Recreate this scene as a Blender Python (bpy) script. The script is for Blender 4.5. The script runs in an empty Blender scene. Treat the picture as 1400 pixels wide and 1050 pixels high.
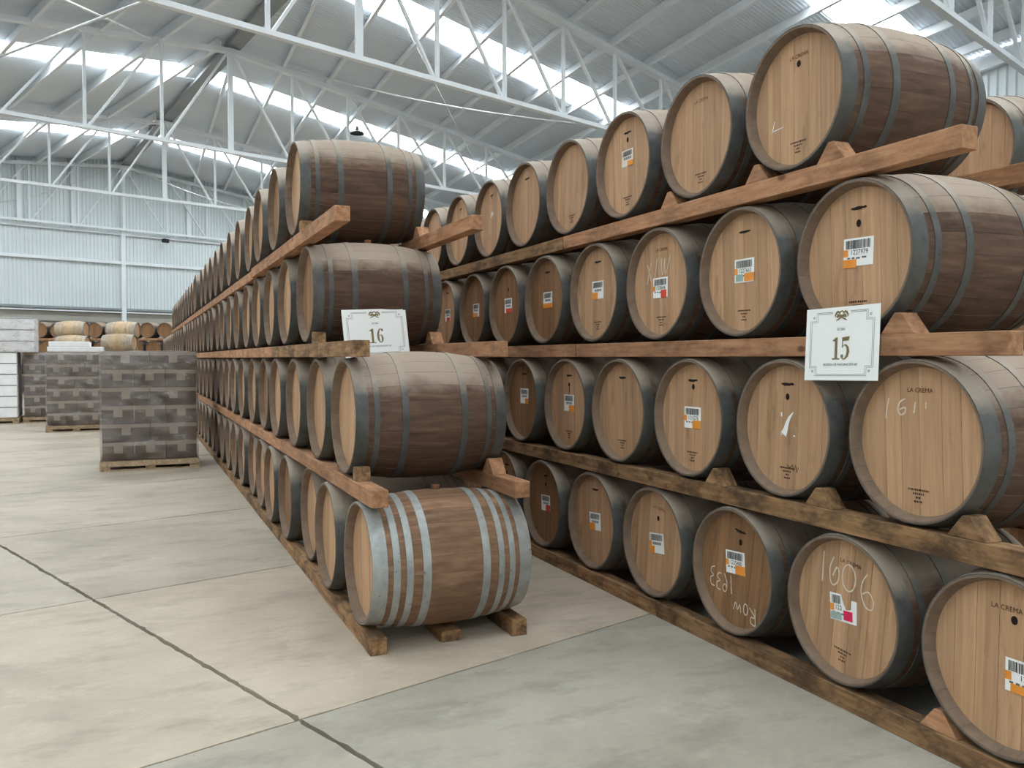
import bpy, bmesh, math, random
from mathutils import Vector, Matrix, noise as mnoise

random.seed(7)
R = math.radians
S = bpy.context.scene
COL = S.collection

# ------------------------------------------------------------------ camera
F_PX = 1180.0
cam_d = bpy.data.cameras.new('camera')
cam_d.sensor_width = 36.0
cam_d.lens = F_PX / 1400.0 * 36.0
cam_d.clip_end = 200
cam = bpy.data.objects.new('camera', cam_d)
COL.objects.link(cam)
cam.location = (0, 0, 1.506)
YAW = R(23.62)
cam.rotation_euler = (R(90 - 1.70), 0, -YAW)
S.camera = cam

# ------------------------------------------------------------------ sky, exposure
world = bpy.data.worlds.new('overcast_sky')
S.world = world
world.use_nodes = True
bg = world.node_tree.nodes['Background']
bg.inputs[0].default_value = (0.92, 0.965, 1.0, 1)
bg.inputs[1].default_value = 14.0
S.view_settings.view_transform = 'Standard'
S.view_settings.look = 'None'
S.view_settings.gamma = 1.0
S.view_settings.use_curve_mapping = False
S.view_settings.exposure = -0.06
try:
    S.cycles.use_denoising = True
    S.cycles.max_bounces = 10
    S.cycles.diffuse_bounces = 6
    S.cycles.transparent_max_bounces = 16
    S.cycles.sample_clamp_indirect = 12.0
    S.cycles.caustics_reflective = False
    S.cycles.caustics_refractive = False
except Exception:
    pass

# building frame: t runs along the trusses, n runs away from the camera
BT = R(20.0)
TV = Vector((math.cos(BT), math.sin(BT), 0))
NV = Vector((-math.sin(BT), math.cos(BT), 0))
def bp(t, n, z=0.0):
    p = TV * t + NV * n
    return Vector((p.x, p.y, z))
def t_ridge(n): return 7.14 + 0.184 * n
def roof_z(t, n): return 10.78 - 0.105 * abs(t - t_ridge(n))
X_WALL = 19.7
T_LEFT = -7.5
N_BACK = 42.2
N_FRONT = -11.0
def t_right(n): return (X_WALL + math.sin(BT) * n) / math.cos(BT)
SKY_N = [-8.9, 0.2, 9.2, 18.3, 27.5, 36.7]
SKY_W = 1.35
TRUSS_N = [-3.3, 5.8, 14.8, 24.0, 33.0, 41.85]

def in_picture(p):
    fw = Vector((math.sin(YAW), math.cos(YAW), 0)); rt = Vector((math.cos(YAW), -math.sin(YAW), 0))
    d = p - Vector(cam.location); Z = d.dot(fw)
    if Z < .1: return False
    px, py = 700 + F_PX * d.dot(rt) / Z, 490 - F_PX * d.z / Z
    return 0 <= px <= 1400 and 0 <= py <= 1050
def portal(n, side, k):
    tr = t_ridge(n)
    a, b = (T_LEFT, tr - .4) if side < 0 else (tr + .4, t_right(n))
    pa, pb = bp(a, n, roof_z(a, n) - .03), bp(b, n, roof_z(b, n) - .03)
    d = bpy.data.lights.new('skylight_portal', 'AREA')
    d.shape = 'RECTANGLE'
    d.size = (pb - pa).length
    d.size_y = SKY_W
    d.cycles.is_portal = True
    seen = any(in_picture(pa.lerp(pb, q / 60) + NV * e) for q in range(61) for e in (-SKY_W / 2, 0, SKY_W / 2))
    nm = 'skylight_daylight_%d_%s' % (k, 'left' if side < 0 else 'right') + ('' if seen else '_offscreen')
    o = bpy.data.objects.new(nm, d)
    COL.objects.link(o)
    xa = (pb - pa).normalized()
    ya = NV.copy()
    za = xa.cross(ya).normalized()
    m = Matrix((xa, za.cross(xa), za)).transposed().to_4x4()
    m.translation = (pa + pb) / 2
    o.matrix_world = m
for k, n in enumerate(SKY_N):
    portal(n, -1, k); portal(n, 1, k)

# ------------------------------------------------------------------ materials
def mat(name, rough=.8, metal=0.0, spec=.3):
    m = bpy.data.materials.new(name)
    m.use_nodes = True
    b = m.node_tree.nodes['Principled BSDF']
    b.inputs['Roughness'].default_value = rough
    b.inputs['Metallic'].default_value = metal
    b.inputs['Specular IOR Level'].default_value = spec
    return m, m.node_tree, b
def rgb(*c):
    def f(v):
        v /= 255.0
        return v / 12.92 if v <= .04045 else ((v + .055) / 1.055) ** 2.4
    return (f(c[0]), f(c[1]), f(c[2]), 1)
def N(nt, t, **kw):
    n = nt.nodes.new(t)
    for k, v in kw.items(): setattr(n, k, v)
    return n
def L(nt, a, b): nt.links.new(a, b)
def coords(nt, scale=(1, 1, 1), kind='Object', rand=0.0):
    tc = N(nt, 'ShaderNodeTexCoord')
    mp = N(nt, 'ShaderNodeMapping')
    mp.inputs['Scale'].default_value = scale
    L(nt, tc.outputs[kind], mp.inputs[0])
    if rand:
        oi = N(nt, 'ShaderNodeObjectInfo')
        mul = N(nt, 'ShaderNodeMath', operation='MULTIPLY'); mul.inputs[1].default_value = rand
        L(nt, oi.outputs['Random'], mul.inputs[0])
        cb = N(nt, 'ShaderNodeCombineXYZ')
        for i in range(3): L(nt, mul.outputs[0], cb.inputs[i])
        L(nt, cb.outputs[0], mp.inputs['Location'])
    return mp.outputs[0]
def noise(nt, vec, scale, detail=4, rough=.6):
    n = N(nt, 'ShaderNodeTexNoise')
    n.inputs['Scale'].default_value = scale
    n.inputs['Detail'].default_value = detail
    n.inputs['Roughness'].default_value = rough
    L(nt, vec, n.inputs['Vector'])
    return n.outputs['Fac']
def ramp(nt, fac, stops):
    r = N(nt, 'ShaderNodeValToRGB')
    el = r.color_ramp.elements
    while len(el) < len(stops): el.new(.5)
    for e, (p, c) in zip(el, stops):
        e.position = p; e.color = c
    L(nt, fac, r.inputs[0])
    return r.outputs['Color']
def mix(nt, fac, a, b, mode='MIX'):
    m = N(nt, 'ShaderNodeMix', data_type='RGBA', blend_type=mode)
    for sock, v in ((0, fac), (6, a), (7, b)):
        if isinstance(v, (int, float)): m.inputs[sock].default_value = v
        elif isinstance(v, tuple): m.inputs[sock].default_value = v
        else: L(nt, v, m.inputs[sock])
    return m.outputs[2]
def maprange(nt, v, a, b, c, d):
    m = N(nt, 'ShaderNodeMapRange')
    for i, x in zip((1, 2, 3, 4), (a, b, c, d)): m.inputs[i].default_value = x
    L(nt, v, m.inputs[0])
    return m.outputs[0]
def mul(nt, a, b):
    m = N(nt, 'ShaderNodeMath', operation='MULTIPLY')
    L(nt, a, m.inputs[0])
    if isinstance(b, (int, float)): m.inputs[1].default_value = b
    else: L(nt, b, m.inputs[1])
    return m.outputs[0]
def bump(nt, b, h, strength=.3, dist=.01):
    n = N(nt, 'ShaderNodeBump')
    n.inputs['Strength'].default_value = strength
    n.inputs['Distance'].default_value = dist
    L(nt, h, n.inputs['Height'])
    L(nt, n.outputs[0], b.inputs['Normal'])
def grey(v): return (v, v, v, 1)
def rand_tint(nt, col, lo, hi, hue=.0):
    oi = N(nt, 'ShaderNodeObjectInfo')
    f = maprange(nt, oi.outputs['Random'], 0, 1, lo, hi)
    cb = N(nt, 'ShaderNodeCombineXYZ')
    for i in range(3): L(nt, f, cb.inputs[i])
    return mix(nt, 1.0, col, cb.outputs[0], 'MULTIPLY')
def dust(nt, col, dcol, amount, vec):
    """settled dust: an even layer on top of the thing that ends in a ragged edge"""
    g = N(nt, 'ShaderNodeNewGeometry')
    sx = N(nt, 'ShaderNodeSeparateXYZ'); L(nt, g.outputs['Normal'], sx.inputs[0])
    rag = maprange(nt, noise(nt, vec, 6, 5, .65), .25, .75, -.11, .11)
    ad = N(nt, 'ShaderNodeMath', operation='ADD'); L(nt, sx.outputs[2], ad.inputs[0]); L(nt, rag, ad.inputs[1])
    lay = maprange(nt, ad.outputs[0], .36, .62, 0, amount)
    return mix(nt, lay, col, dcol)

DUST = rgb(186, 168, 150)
M = {}
def wood_body(name, a, b, c, dusty=.7):
    m, nt, bs = mat(name, .78)
    v = coords(nt, (2.0, 14, 14), rand=9)
    g = noise(nt, v, 2.5, 6)
    col = ramp(nt, g, [(.3, a), (.52, b), (.72, c)])
    v2 = coords(nt, (1, 1, 1), rand=5)
    blot = noise(nt, v2, 3.2, 4)
    col = mix(nt, maprange(nt, blot, .5, .72, 0, .35), col, rgb(64, 50, 42))
    col = rand_tint(nt, col, .82, 1.15)
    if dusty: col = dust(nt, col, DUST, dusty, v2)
    L(nt, col, bs.inputs['Base Color'])
    bump(nt, bs, g, .25, .006)
    return m
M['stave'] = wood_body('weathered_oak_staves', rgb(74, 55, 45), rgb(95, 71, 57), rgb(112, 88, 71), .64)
M['stave_pale'] = wood_body('clean_oak_staves', rgb(116, 87, 66), rgb(136, 104, 80), rgb(154, 123, 98), 0)
M['stave_new'] = wood_body('pale_oak_staves', rgb(186, 156, 122), rgb(202, 174, 140), rgb(218, 194, 162), 0)

def head_wood(name, a, b, c):
    m, nt, bs = mat(name, .72)
    v = coords(nt, (3, 22, 1.1), rand=11)
    g = noise(nt, v, 2.4, 7, .7)
    col = ramp(nt, g, [(.28, a), (.5, b), (.75, c)])
    # each board its own tone
    tc = N(nt, 'ShaderNodeTexCoord')
    sp = N(nt, 'ShaderNodeSeparateXYZ'); L(nt, tc.outputs['Object'], sp.inputs[0])
    sc = N(nt, 'ShaderNodeMath', operation='MULTIPLY'); L(nt, sp.outputs[1], sc.inputs[0]); sc.inputs[1].default_value = 11.3
    fl = N(nt, 'ShaderNodeMath', operation='FLOOR'); L(nt, sc.outputs[0], fl.inputs[0])
    oi = N(nt, 'ShaderNodeObjectInfo')
    ad = N(nt, 'ShaderNodeMath', operation='ADD'); L(nt, fl.outputs[0], ad.inputs[0])
    mu = N(nt, 'ShaderNodeMath', operation='MULTIPLY'); L(nt, oi.outputs['Random'], mu.inputs[0]); mu.inputs[1].default_value = 91
    L(nt, mu.outputs[0], ad.inputs[1])
    wn = N(nt, 'ShaderNodeTexWhiteNoise', noise_dimensions='1D'); L(nt, ad.outputs[0], wn.inputs['W'])
    f = maprange(nt, wn.outputs['Value'], 0, 1, .84, 1.14)
    cb = N(nt, 'ShaderNodeCombineXYZ')
    for i in range(3): L(nt, f, cb.inputs[i])
    col = mix(nt, 1.0, col, cb.outputs[0], 'MULTIPLY')
    # water stains
    v2 = coords(nt, (1, 5, 1.3), rand=7)
    st = noise(nt, v2, 2.6, 5)
    col = mix(nt, maprange(nt, st, .58, .78, 0, .5), col, rgb(84, 62, 44))
    L(nt, col, bs.inputs['Base Color'])
    bump(nt, bs, g, .2, .004)
    return m
M['head'] = head_wood('oak_head', rgb(172, 132, 99), rgb(187, 148, 114), rgb(200, 163, 129))
M['head_old'] = head_wood('aged_oak_head', rgb(124, 89, 60), rgb(144, 107, 75), rgb(160, 122, 88))

def chime(name, c):
    m, nt, bs = mat(name, .85)
    v = coords(nt, (1, 1, 1), rand=5)
    g = noise(nt, v, 14, 4)
    col = mix(nt, maprange(nt, g, .4, .7, 0, .4), c, rgb(84, 68, 56))
    L(nt, col, bs.inputs['Base Color'])
    return m
M['chime'] = chime('chime_end_grain', rgb(132, 112, 95))

def steel(name, a, b, dusty, metal=.35, rough=.55):
    m, nt, bs = mat(name, rough, metal, .4)
    v = coords(nt, (1, 1, 1), rand=8)
    g = noise(nt, v, 7, 6, .7)
    col = ramp(nt, g, [(.3, a), (.68, b)])
    sp = noise(nt, v, 38, 2)
    col = mix(nt, maprange(nt, sp, .66, .74, 0, .6), col, rgb(62, 52, 44))
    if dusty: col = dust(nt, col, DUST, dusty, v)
    L(nt, col, bs.inputs['Base Color'])
    return m
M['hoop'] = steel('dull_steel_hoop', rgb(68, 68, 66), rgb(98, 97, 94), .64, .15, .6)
M['hoop_bright'] = steel('galvanised_hoop', rgb(140, 142, 140), rgb(180, 182, 179), 0)

def timber(name, a, b, c, stain):
    m, nt, bs = mat(name, .82)
    v = coords(nt, (16, 1.6, 16), rand=17)
    g = noise(nt, v, 2.4, 6)
    col = ramp(nt, g, [(.3, a), (.5, b), (.7, c)])
    v2 = coords(nt, (3, 1.6, 3), rand=13)
    st = noise(nt, v2, 2.4, 6, .7)
    col = mix(nt, maprange(nt, st, .47, .62, 0, stain), col, rgb(58, 45, 34))
    v3 = coords(nt, (6, 3.2, 6), rand=3)
    vo = N(nt, 'ShaderNodeTexVoronoi'); vo.inputs['Scale'].default_value = 1.1; L(nt, v3, vo.inputs['Vector'])
    kn = maprange(nt, vo.outputs['Distance'], .06, .13, .8, 0)
    col = mix(nt, kn, col, rgb(88, 52, 32))
    col = rand_tint(nt, col, .85, 1.12)
    L(nt, col, bs.inputs['Base Color'])
    bump(nt, bs, g, .3, .006)
    return m
M['rail'] = timber('sawn_pine_timber', rgb(154, 108, 78), rgb(180, 132, 98), rgb(198, 152, 116), .4)
M['rail_old'] = timber('aged_pine_timber', rgb(112, 84, 60), rgb(150, 114, 80), rgb(176, 138, 98), .75)
M['pallet'] = timber('pallet_wood', rgb(150, 128, 104), rgb(176, 152, 124), rgb(196, 174, 146), .3)

def concrete():
    m, nt, bs = mat('floor_concrete', .62, 0, .35)
    g = N(nt, 'ShaderNodeNewGeometry')
    big = noise(nt, g.outputs['Position'], .7, 6, .62)
    col = ramp(nt, big, [(.32, rgb(162, 150, 134)), (.5, rgb(184, 172, 155)), (.68, rgb(198, 187, 170))])
    mp = N(nt, 'ShaderNodeMapping'); mp.inputs['Rotation'].default_value = (0, 0, R(-20)); mp.inputs['Scale'].default_value = (1, 2.4, 1)
    L(nt, g.outputs['Position'], mp.inputs[0])
    st = noise(nt, mp.outputs[0], 1.7, 7, .7)
    col = mix(nt, maprange(nt, st, .5, .7, 0, .6), col, rgb(138, 130, 118))
    pale = noise(nt, g.outputs['Position'], 3.1, 8, .72)
    col = mix(nt, maprange(nt, pale, .55, .72, 0, .45), col, rgb(212, 204, 190))
    fine = noise(nt, g.outputs['Position'], 22, 5, .7)
    col = mix(nt, maprange(nt, fine, .3, .7, .12, 0), col, rgb(120, 112, 100))
    vo = N(nt, 'ShaderNodeTexVoronoi'); vo.inputs['Scale'].default_value = 4.5; L(nt, g.outputs['Position'], vo.inputs['Vector'])
    col = mix(nt, maprange(nt, vo.outputs['Distance'], .012, .03, .35, 0), col, rgb(90, 84, 76))
    oi = N(nt, 'ShaderNodeObjectInfo')
    col = mix(nt, 1.0, col, oi.outputs['Color'], 'MULTIPLY')
    L(nt, col, bs.inputs['Base Color'])
    L(nt, maprange(nt, big, .3, .7, .5, .72), bs.inputs['Roughness'])
    bump(nt, bs, fine, .06, .004)
    return m
M['concrete'] = concrete()
def plain(key, name, c, rough=.8, metal=0.0, var=.12, sc=4.0):
    m, nt, bs = mat(name, rough, metal)
    v = coords(nt)
    g = noise(nt, v, sc, 4)
    d = tuple(x * (1 - var * 2) for x in c[:3]) + (1,)
    L(nt, ramp(nt, g, [(.3, d), (.7, c)]), bs.inputs['Base Color'])
    M[key] = m
    return m
plain('joint', 'dirty_joint_fill', rgb(54, 48, 41), .95, sc=20)
plain('roof', 'roof_sheet_metal', rgb(222, 229, 236), .6, 0, .03, .5)
plain('wall_sheet', 'wall_sheet_metal', rgb(218, 224, 226), .6, 0, .03, .4)
plain('wall_base', 'painted_block_wall', rgb(176, 172, 162), .85, 0, .1, .9)
plain('paint', 'white_painted_steel', rgb(232, 235, 238), .5, 0, .04, 1.2)
plain('paint_dark', 'grey_painted_steel', rgb(150, 154, 156), .6, 0, .08, 1.2)
plain('cable', 'white_cable', rgb(222, 222, 220), .5)
plain('black', 'black_plastic', rgb(34, 34, 34), .5)
plain('paper', 'white_paper', rgb(248, 248, 245), .6, 0, .01)
plain('paper_warm', 'cream_paper', rgb(232, 224, 212), .6, 0, .02)
plain('orange', 'orange_sticker', rgb(244, 156, 62), .6, 0, .06, 30)
plain('red', 'red_sticker', rgb(226, 86, 60), .6, 0, .06, 30)
plain('pink', 'pink_sticker', rgb(226, 46, 92), .6, 0, .06, 30)
plain('teal', 'grey_green_sticker', rgb(168, 186, 180), .6, 0, .06, 30)
plain('ink', 'black_ink', rgb(36, 34, 32), .7, 0, .1)
plain('inkgrey', 'grey_ink', rgb(104, 104, 102), .7, 0, .1)
plain('gold', 'gold_ink', rgb(134, 119, 82), .55, 0, .08)
plain('chalk', 'white_chalk', rgb(232, 218, 196), .95, 0, .1, 60)
plain('brand', 'burnt_brand', rgb(78, 52, 36), .9, 0, .2, 60)
plain('hole', 'dark_bung_hole', rgb(38, 24, 16), .9, 0, .1)
plain('bung', 'wooden_bung', rgb(132, 92, 66), .8, 0, .1)
plain('smudge', 'soot_mark', rgb(48, 38, 30), .9, 0, .2, 40)
plain('carton', 'brown_cartons', rgb(96, 78, 68), .8, 0, .3, 5)
plain('carton_band', 'carton_flap', rgb(158, 142, 128), .8, 0, .08, 6)
plain('carton_white', 'white_cartons', rgb(247, 246, 247), .7, 0, .05, 5)
plain('lamp', 'lamp_metal', rgb(70, 72, 74), .5, .3)

def film():
    m = bpy.data.materials.new('stretch_film')
    m.use_nodes = True
    nt = m.node_tree
    nt.nodes.clear()
    out = N(nt, 'ShaderNodeOutputMaterial')
    tr = N(nt, 'ShaderNodeBsdfTransparent'); tr.inputs[0].default_value = grey(.93)
    gl = N(nt, 'ShaderNodeBsdfPrincipled')
    gl.inputs['Base Color'].default_value = rgb(212, 206, 202)
    gl.inputs['Roughness'].default_value = .16
    v = coords(nt, (1, 1, 2.2))
    w = noise(nt, v, 5, 6, .7)
    bp_ = N(nt, 'ShaderNodeBump'); bp_.inputs['Strength'].default_value = .5; bp_.inputs['Distance'].default_value = .02
    L(nt, w, bp_.inputs['Height']); L(nt, bp_.outputs[0], gl.inputs['Normal'])
    mx = N(nt, 'ShaderNodeMixShader')
    L(nt, maprange(nt, w, 0.4, .72, .10, .45), mx.inputs[0])
    L(nt, tr.outputs[0], mx.inputs[1]); L(nt, gl.outputs[0], mx.inputs[2])
    L(nt, mx.outputs[0], out.inputs[0])
    return m
M['film'] = film()
def skylight_mat():
    m = bpy.data.materials.new('translucent_skylight')
    m.use_nodes = True
    nt = m.node_tree; nt.nodes.clear()
    out = N(nt, 'ShaderNodeOutputMaterial')
    tr = N(nt, 'ShaderNodeBsdfTransparent'); tr.inputs[0].default_value = (.92, .96, .96, 1)
    L(nt, tr.outputs[0], out.inputs[0])
    return m
M['skylight'] = skylight_mat()

# ------------------------------------------------------------------ mesh helpers
def mesh_from(bm, name, m, smooth=False):
    me = bpy.data.meshes.new(name)
    bm.to_mesh(me); bm.free()
    for mm in (m if isinstance(m, (list, tuple)) else [m]): me.materials.append(M[mm])
    if smooth:
        for p in me.polygons: p.use_smooth = True
    return me
def sharpen(bm, ang=.6):
    for f in bm.faces: f.smooth = True
    for e in bm.edges:
        if len(e.link_faces) != 2 or e.calc_face_angle(0) > ang: e.smooth = False
def link(name, me, parent=None, loc=None, rot=None):
    o = bpy.data.objects.new(name, me)
    COL.objects.link(o)
    if parent is not None: o.parent = parent
    if loc is not None: o.location = loc
    if rot is not None: o.rotation_euler = rot
    return o
def empty(name, loc=(0, 0, 0), rz=0.0, parent=None):
    o = bpy.data.objects.new(name, None)
    o.empty_display_size = .1
    COL.objects.link(o)
    o.location = loc; o.rotation_euler = (0, 0, rz)
    if parent is not None: o.parent = parent
    return o
def tag(o, label, cat, group=None):
    o['label'] = label; o['category'] = cat
    if group: o['group'] = group
    return o
def struct(o):
    o['kind'] = 'structure'; return o
def box(bm, x0, x1, y0, y1, z0, z1):
    v = [bm.verts.new(c) for c in ((x0, y0, z0), (x1, y0, z0), (x1, y1, z0), (x0, y1, z0), (x0, y0, z1), (x1, y0, z1), (x1, y1, z1), (x0, y1, z1))]
    for f in ((0, 3, 2, 1), (4, 5, 6, 7), (0, 1, 5, 4), (1, 2, 6, 5), (2, 3, 7, 6), (3, 0, 4, 7)):
        bm.faces.new([v[i] for i in f])
def bevel_all(bm, w, seg=1):
    bmesh.ops.bevel(bm, geom=list(bm.edges), offset=w, segments=seg, affect='EDGES', profile=.5)
def bar(bm, a, b, w, h, up=Vector((0, 0, 1))):
    """rectangular bar from a to b; w across, h along 'up'"""
    a, b = Vector(a), Vector(b)
    d = (b - a).normalized()
    s = d.cross(up)
    if s.length < 1e-4: s = d.cross(Vector((0, 1, 0)))
    s.normalize(); u = s.cross(d).normalized()
    s *= w / 2; u *= h / 2
    v = [bm.verts.new(p) for p in (a - s - u, a + s - u, a + s + u, a - s + u, b - s - u, b + s - u, b + s + u, b - s + u)]
    for f in ((0, 1, 2, 3), (7, 6, 5, 4), (0, 4, 5, 1), (1, 5, 6, 2), (2, 6, 7, 3), (3, 7, 4, 0)):
        bm.faces.new([v[i] for i in f])
def bar_obj(name, a, b, w, h, m, parent, up=Vector((0, 0, 1))):
    bm = bmesh.new(); bar(bm, a, b, w, h, up)
    return link(name, mesh_from(bm, name, m), parent)
def channel_obj(name, a, b, w, h, m, parent):
    """C-section purlin: web with top and bottom flange"""
    bm = bmesh.new()
    a, b = Vector(a), Vector(b)
    d = (b - a).normalized(); s = d.cross(Vector((0, 0, 1))).normalized(); t = .008
    bar(bm, a, b, t, h)
    for sg in (-1, 1):
        o = Vector((0, 0, sg * (h / 2 - t / 2))) + s * (w / 2) * (1 if sg > 0 else -1)
        bar(bm, a + o, b + o, w, t)
    lip = Vector((0, 0, -h / 2 + .02)) - s * w
    bar(bm, a + lip, b + lip, t, .04)
    return link(name, mesh_from(bm, name, m), parent)
def tube(bm, pts, r, seg=6):
    rings = []
    for i, p in enumerate(pts):
        p = Vector(p)
        d = (Vector(pts[min(i + 1, len(pts) - 1)]) - Vector(pts[max(i - 1, 0)])).normalized()
        s = d.cross(Vector((0, 0, 1)))
        if s.length < 1e-4: s = Vector((1, 0, 0))
        s.normalize(); u = s.cross(d)
        rings.append([bm.verts.new(p + (s * math.cos(k * 2 * math.pi / seg) + u * math.sin(k * 2 * math.pi / seg)) * r) for k in range(seg)])
    for A, B in zip(rings, rings[1:]):
        for k in range(seg): bm.faces.new((A[k], A[(k + 1) % seg], B[(k + 1) % seg], B[k]))

# ------------------------------------------------------------------ floor
floor = struct(empty('floor'))
floor['label'] = 'pale beige concrete slab floor with rough open joints'
G0 = Vector((.61, 3.61, 0)); SL = 2.5; SJ = 5.0
GJ = Vector((math.cos(R(17.7)), math.sin(R(17.7)), 0)); GK = Vector((-math.sin(R(20.3)), math.cos(R(20.3)), 0))
def slab_mesh(seed):
    bm = bmesh.new()
    n = 60
    def gap(u, side):
        wob = mnoise.noise(Vector((u * 7, seed * 3.1 + side * 7, 0)))
        fine = mnoise.noise(Vector((u * 38, seed * 5.3 + side * 11, 2)))
        chip = max(0, mnoise.noise(Vector((u * 16, seed * 2.3 + side * 5, 5))) - .25)
        if side in (1, 3): return max(.003, .012 + .006 * wob + .007 * fine + .03 * chip)
        return max(.002, .0065 + .004 * wob + .004 * fine + .012 * chip)
    pts = []
    for k in range(n): u = k / n; pts.append((u * SJ, gap(u * SJ, 0)))
    for k in range(n): u = k / n; pts.append((SJ - gap(u * SL, 1), u * SL))
    for k in range(n): u = k / n; pts.append((SJ - u * SJ, SL - gap(u * SJ, 2)))
    for k in range(n): u = k / n; pts.append((gap(u * SL, 3), SL - u * SL))
    pts = [(min(max(x, .004), SJ - .004), min(max(y, .002), SL - .002)) for x, y in pts]
    pts = [GJ * x + GK * y for x, y in pts]
    top = [bm.verts.new((p.x, p.y, 0)) for p in pts]
    bot = [bm.verts.new((p.x, p.y, -.05)) for p in pts]
    bm.faces.new(top)
    for k in range(len(top)):
        j = (k + 1) % len(top)
        bm.faces.new((bot[k], bot[j], top[j], top[k]))
    return mesh_from(bm, 'slab', 'concrete')
slabs = [slab_mesh(s) for s in range(4)]
CAMD = Vector((math.sin(YAW), math.cos(YAW), 0)); CAMR = Vector((math.cos(YAW), -math.sin(YAW), 0))
cnt = 0
tints = {(0, -1): (.80, .84, .87), (-1, -1): (.84, .87, .89), (0, 0): (1.05, 1.02, .99), (-1, 0): (1.03, 1.01, .98), (-1, 1): (.97, .98, .98)}
for i in range(-8, 14):
    for j in range(-2, 22):
        p = G0 + GJ * (i * SJ) + GK * (j * SL)
        c = p + GJ * (SJ / 2) + GK * (SL / 2)
        n_ = c.dot(NV); t_ = c.dot(TV)
        if n_ > N_BACK + 1 or t_ < T_LEFT or c.x > X_WALL: continue
        Z = c.dot(CAMD); X = c.dot(CAMR)
        if Z < 0 or abs(X) > Z * .66 + 5.0: continue
        if c.x > 10: continue
        o = link('slab', slabs[(i * 3 + j * 5) % 4], floor, p)
        v = .94 + .09 * random.random()
        o.color = tints.get((i, j), (v, v * .995, v * .985)) + (1,)
        cnt += 1
bm = bmesh.new()
cs = [bp(T_LEFT, N_FRONT, -.03), bp(t_right(N_FRONT), N_FRONT, -.03), bp(t_right(N_BACK), N_BACK, -.03), bp(T_LEFT, N_BACK, -.03)]
bm.faces.new([bm.verts.new(c) for c in cs])
link('floor_bed', mesh_from(bm, 'floor_bed', 'joint'), floor)
# plain screed where the slabs are out of sight (right of the stacks, behind the camera)
def screed(pts):
    bm = bmesh.new(); bm.faces.new([bm.verts.new(p) for p in pts])
    o = link('screed', mesh_from(bm, 'screed', 'concrete'), floor); o.color = (.95, .95, .94, 1)
screed([bp(T_LEFT, N_FRONT, -.004), bp(t_right(N_FRONT), N_FRONT, -.004), bp(t_right(-1.6), -1.6, -.004), bp(T_LEFT, -1.6, -.004)])

# ------------------------------------------------------------------ walls
def corrugated(name, a, b, z0, z1f, pitch, depth, m, parent):
    """vertical ribbed sheet from a to b (plan), rising from z0 to z1f(s)"""
    a, b = Vector((a[0], a[1], 0)), Vector((b[0], b[1], 0))
    d = (b - a); ln = d.length; d.normalize(); nn = Vector((-d.y, d.x, 0))
    bm = bmesh.new(); prev = None; s = 0.0; k = 0
    while s <= ln + 1e-6:
        ph = k % 4
        off = depth if ph in (0, 1) else 0.0
        p = a + d * s + nn * off
        cur = (bm.verts.new((p.x, p.y, z0)), bm.verts.new((p.x, p.y, z1f(s))))
        if prev: bm.faces.new((prev[0], cur[0], cur[1], prev[1]))
        prev = cur
        s += pitch * (.38, .12, .38, .12)[ph]; k += 1
    return link(name, mesh_from(bm, name, m), parent)

wb = struct(empty('wall_back'))
wb['label'] = 'far gable wall of white ribbed sheet above a block base'
tl, trr = T_LEFT, t_right(N_BACK)
ln = trr - tl
def gz(s): return roof_z(tl + s, N_BACK) + .1
A, B = bp(tl, N_BACK), bp(trr, N_BACK)
corrugated('ribbed_sheet', (A.x, A.y), (B.x, B.y), 3.72, gz, .16, -.04, 'wall_sheet', wb)
bar_obj('block_base', bp(tl, N_BACK + .1, 1.86), bp(trr, N_BACK + .1, 1.86), .3, 3.72, 'wall_base', wb)
for z, h, w, mm in ((7.35, .14, .10, 'paint'), (5.99, .14, .10, 'paint'), (3.80, .10, .12, 'paint_dark'), (3.66, .05, .2, 'paint'), (3.22, .04, .06, 'wall_base'), (3.08, .03, .05, 'wall_base')):
    bar_obj('girt', bp(tl, N_BACK - .12, z), bp(trr, N_BACK - .12, z), w, h, mm, wb)
for t_, z0, z1 in ((14.85, 0, 10.6), (24.5, 0, 9.8), (5.0, 0, 9.9), (12.7, 7.35, 10.4), (10.5, 7.35, 10.2), (18, 7.35, 10.2)):
    bar_obj('column', bp(t_, N_BACK - .13, z0), bp(t_, N_BACK - .13, min(z1, roof_z(t_, N_BACK))), .2, .16, 'paint', wb, NV)

def simple_wall(name, a, b, z1f, lab):
    w = struct(empty(name)); w['label'] = lab
    corrugated('ribbed_sheet', (a.x, a.y), (b.x, b.y), 2.2, z1f, .25, -.04, 'wall_sheet', w)
    d = (b - a).normalized(); nn = Vector((-d.y, d.x, 0)) * -.12
    bar_obj('block_base', a - nn + Vector((0, 0, 1.1)), b - nn + Vector((0, 0, 1.1)), .2, 2.2, 'wall_base', w)
    return w
p0, p1 = bp(t_right(N_BACK), N_BACK), bp(t_right(N_FRONT), N_FRONT)
def rz(s):
    p = p0 + (p1 - p0).normalized() * s
    return roof_z(p.dot(TV), p.dot(NV)) - .02
wr = simple_wall('wall_right', p0, p1, rz, 'side wall of white ribbed sheet under the eave')
bar_obj('eave_beam', (X_WALL - .15, p0.y, rz(0) - .32), (X_WALL - .15, p1.y, rz((p1 - p0).length) - .32), .15, .3, 'paint', wr)
p2, p3 = bp(T_LEFT, N_FRONT), bp(T_LEFT, N_BACK)
simple_wall('wall_left', p2, p3, lambda s: roof_z(T_LEFT, N_FRONT + s) + .02, 'side wall of white ribbed sheet')
p4, p5 = bp(t_right(N_FRONT), N_FRONT), bp(T_LEFT, N_FRONT)
simple_wall('wall_front', p4, p5, lambda s: roof_z(t_right(N_FRONT) - s, N_FRONT) + .02, 'end wall of white ribbed sheet')

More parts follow.
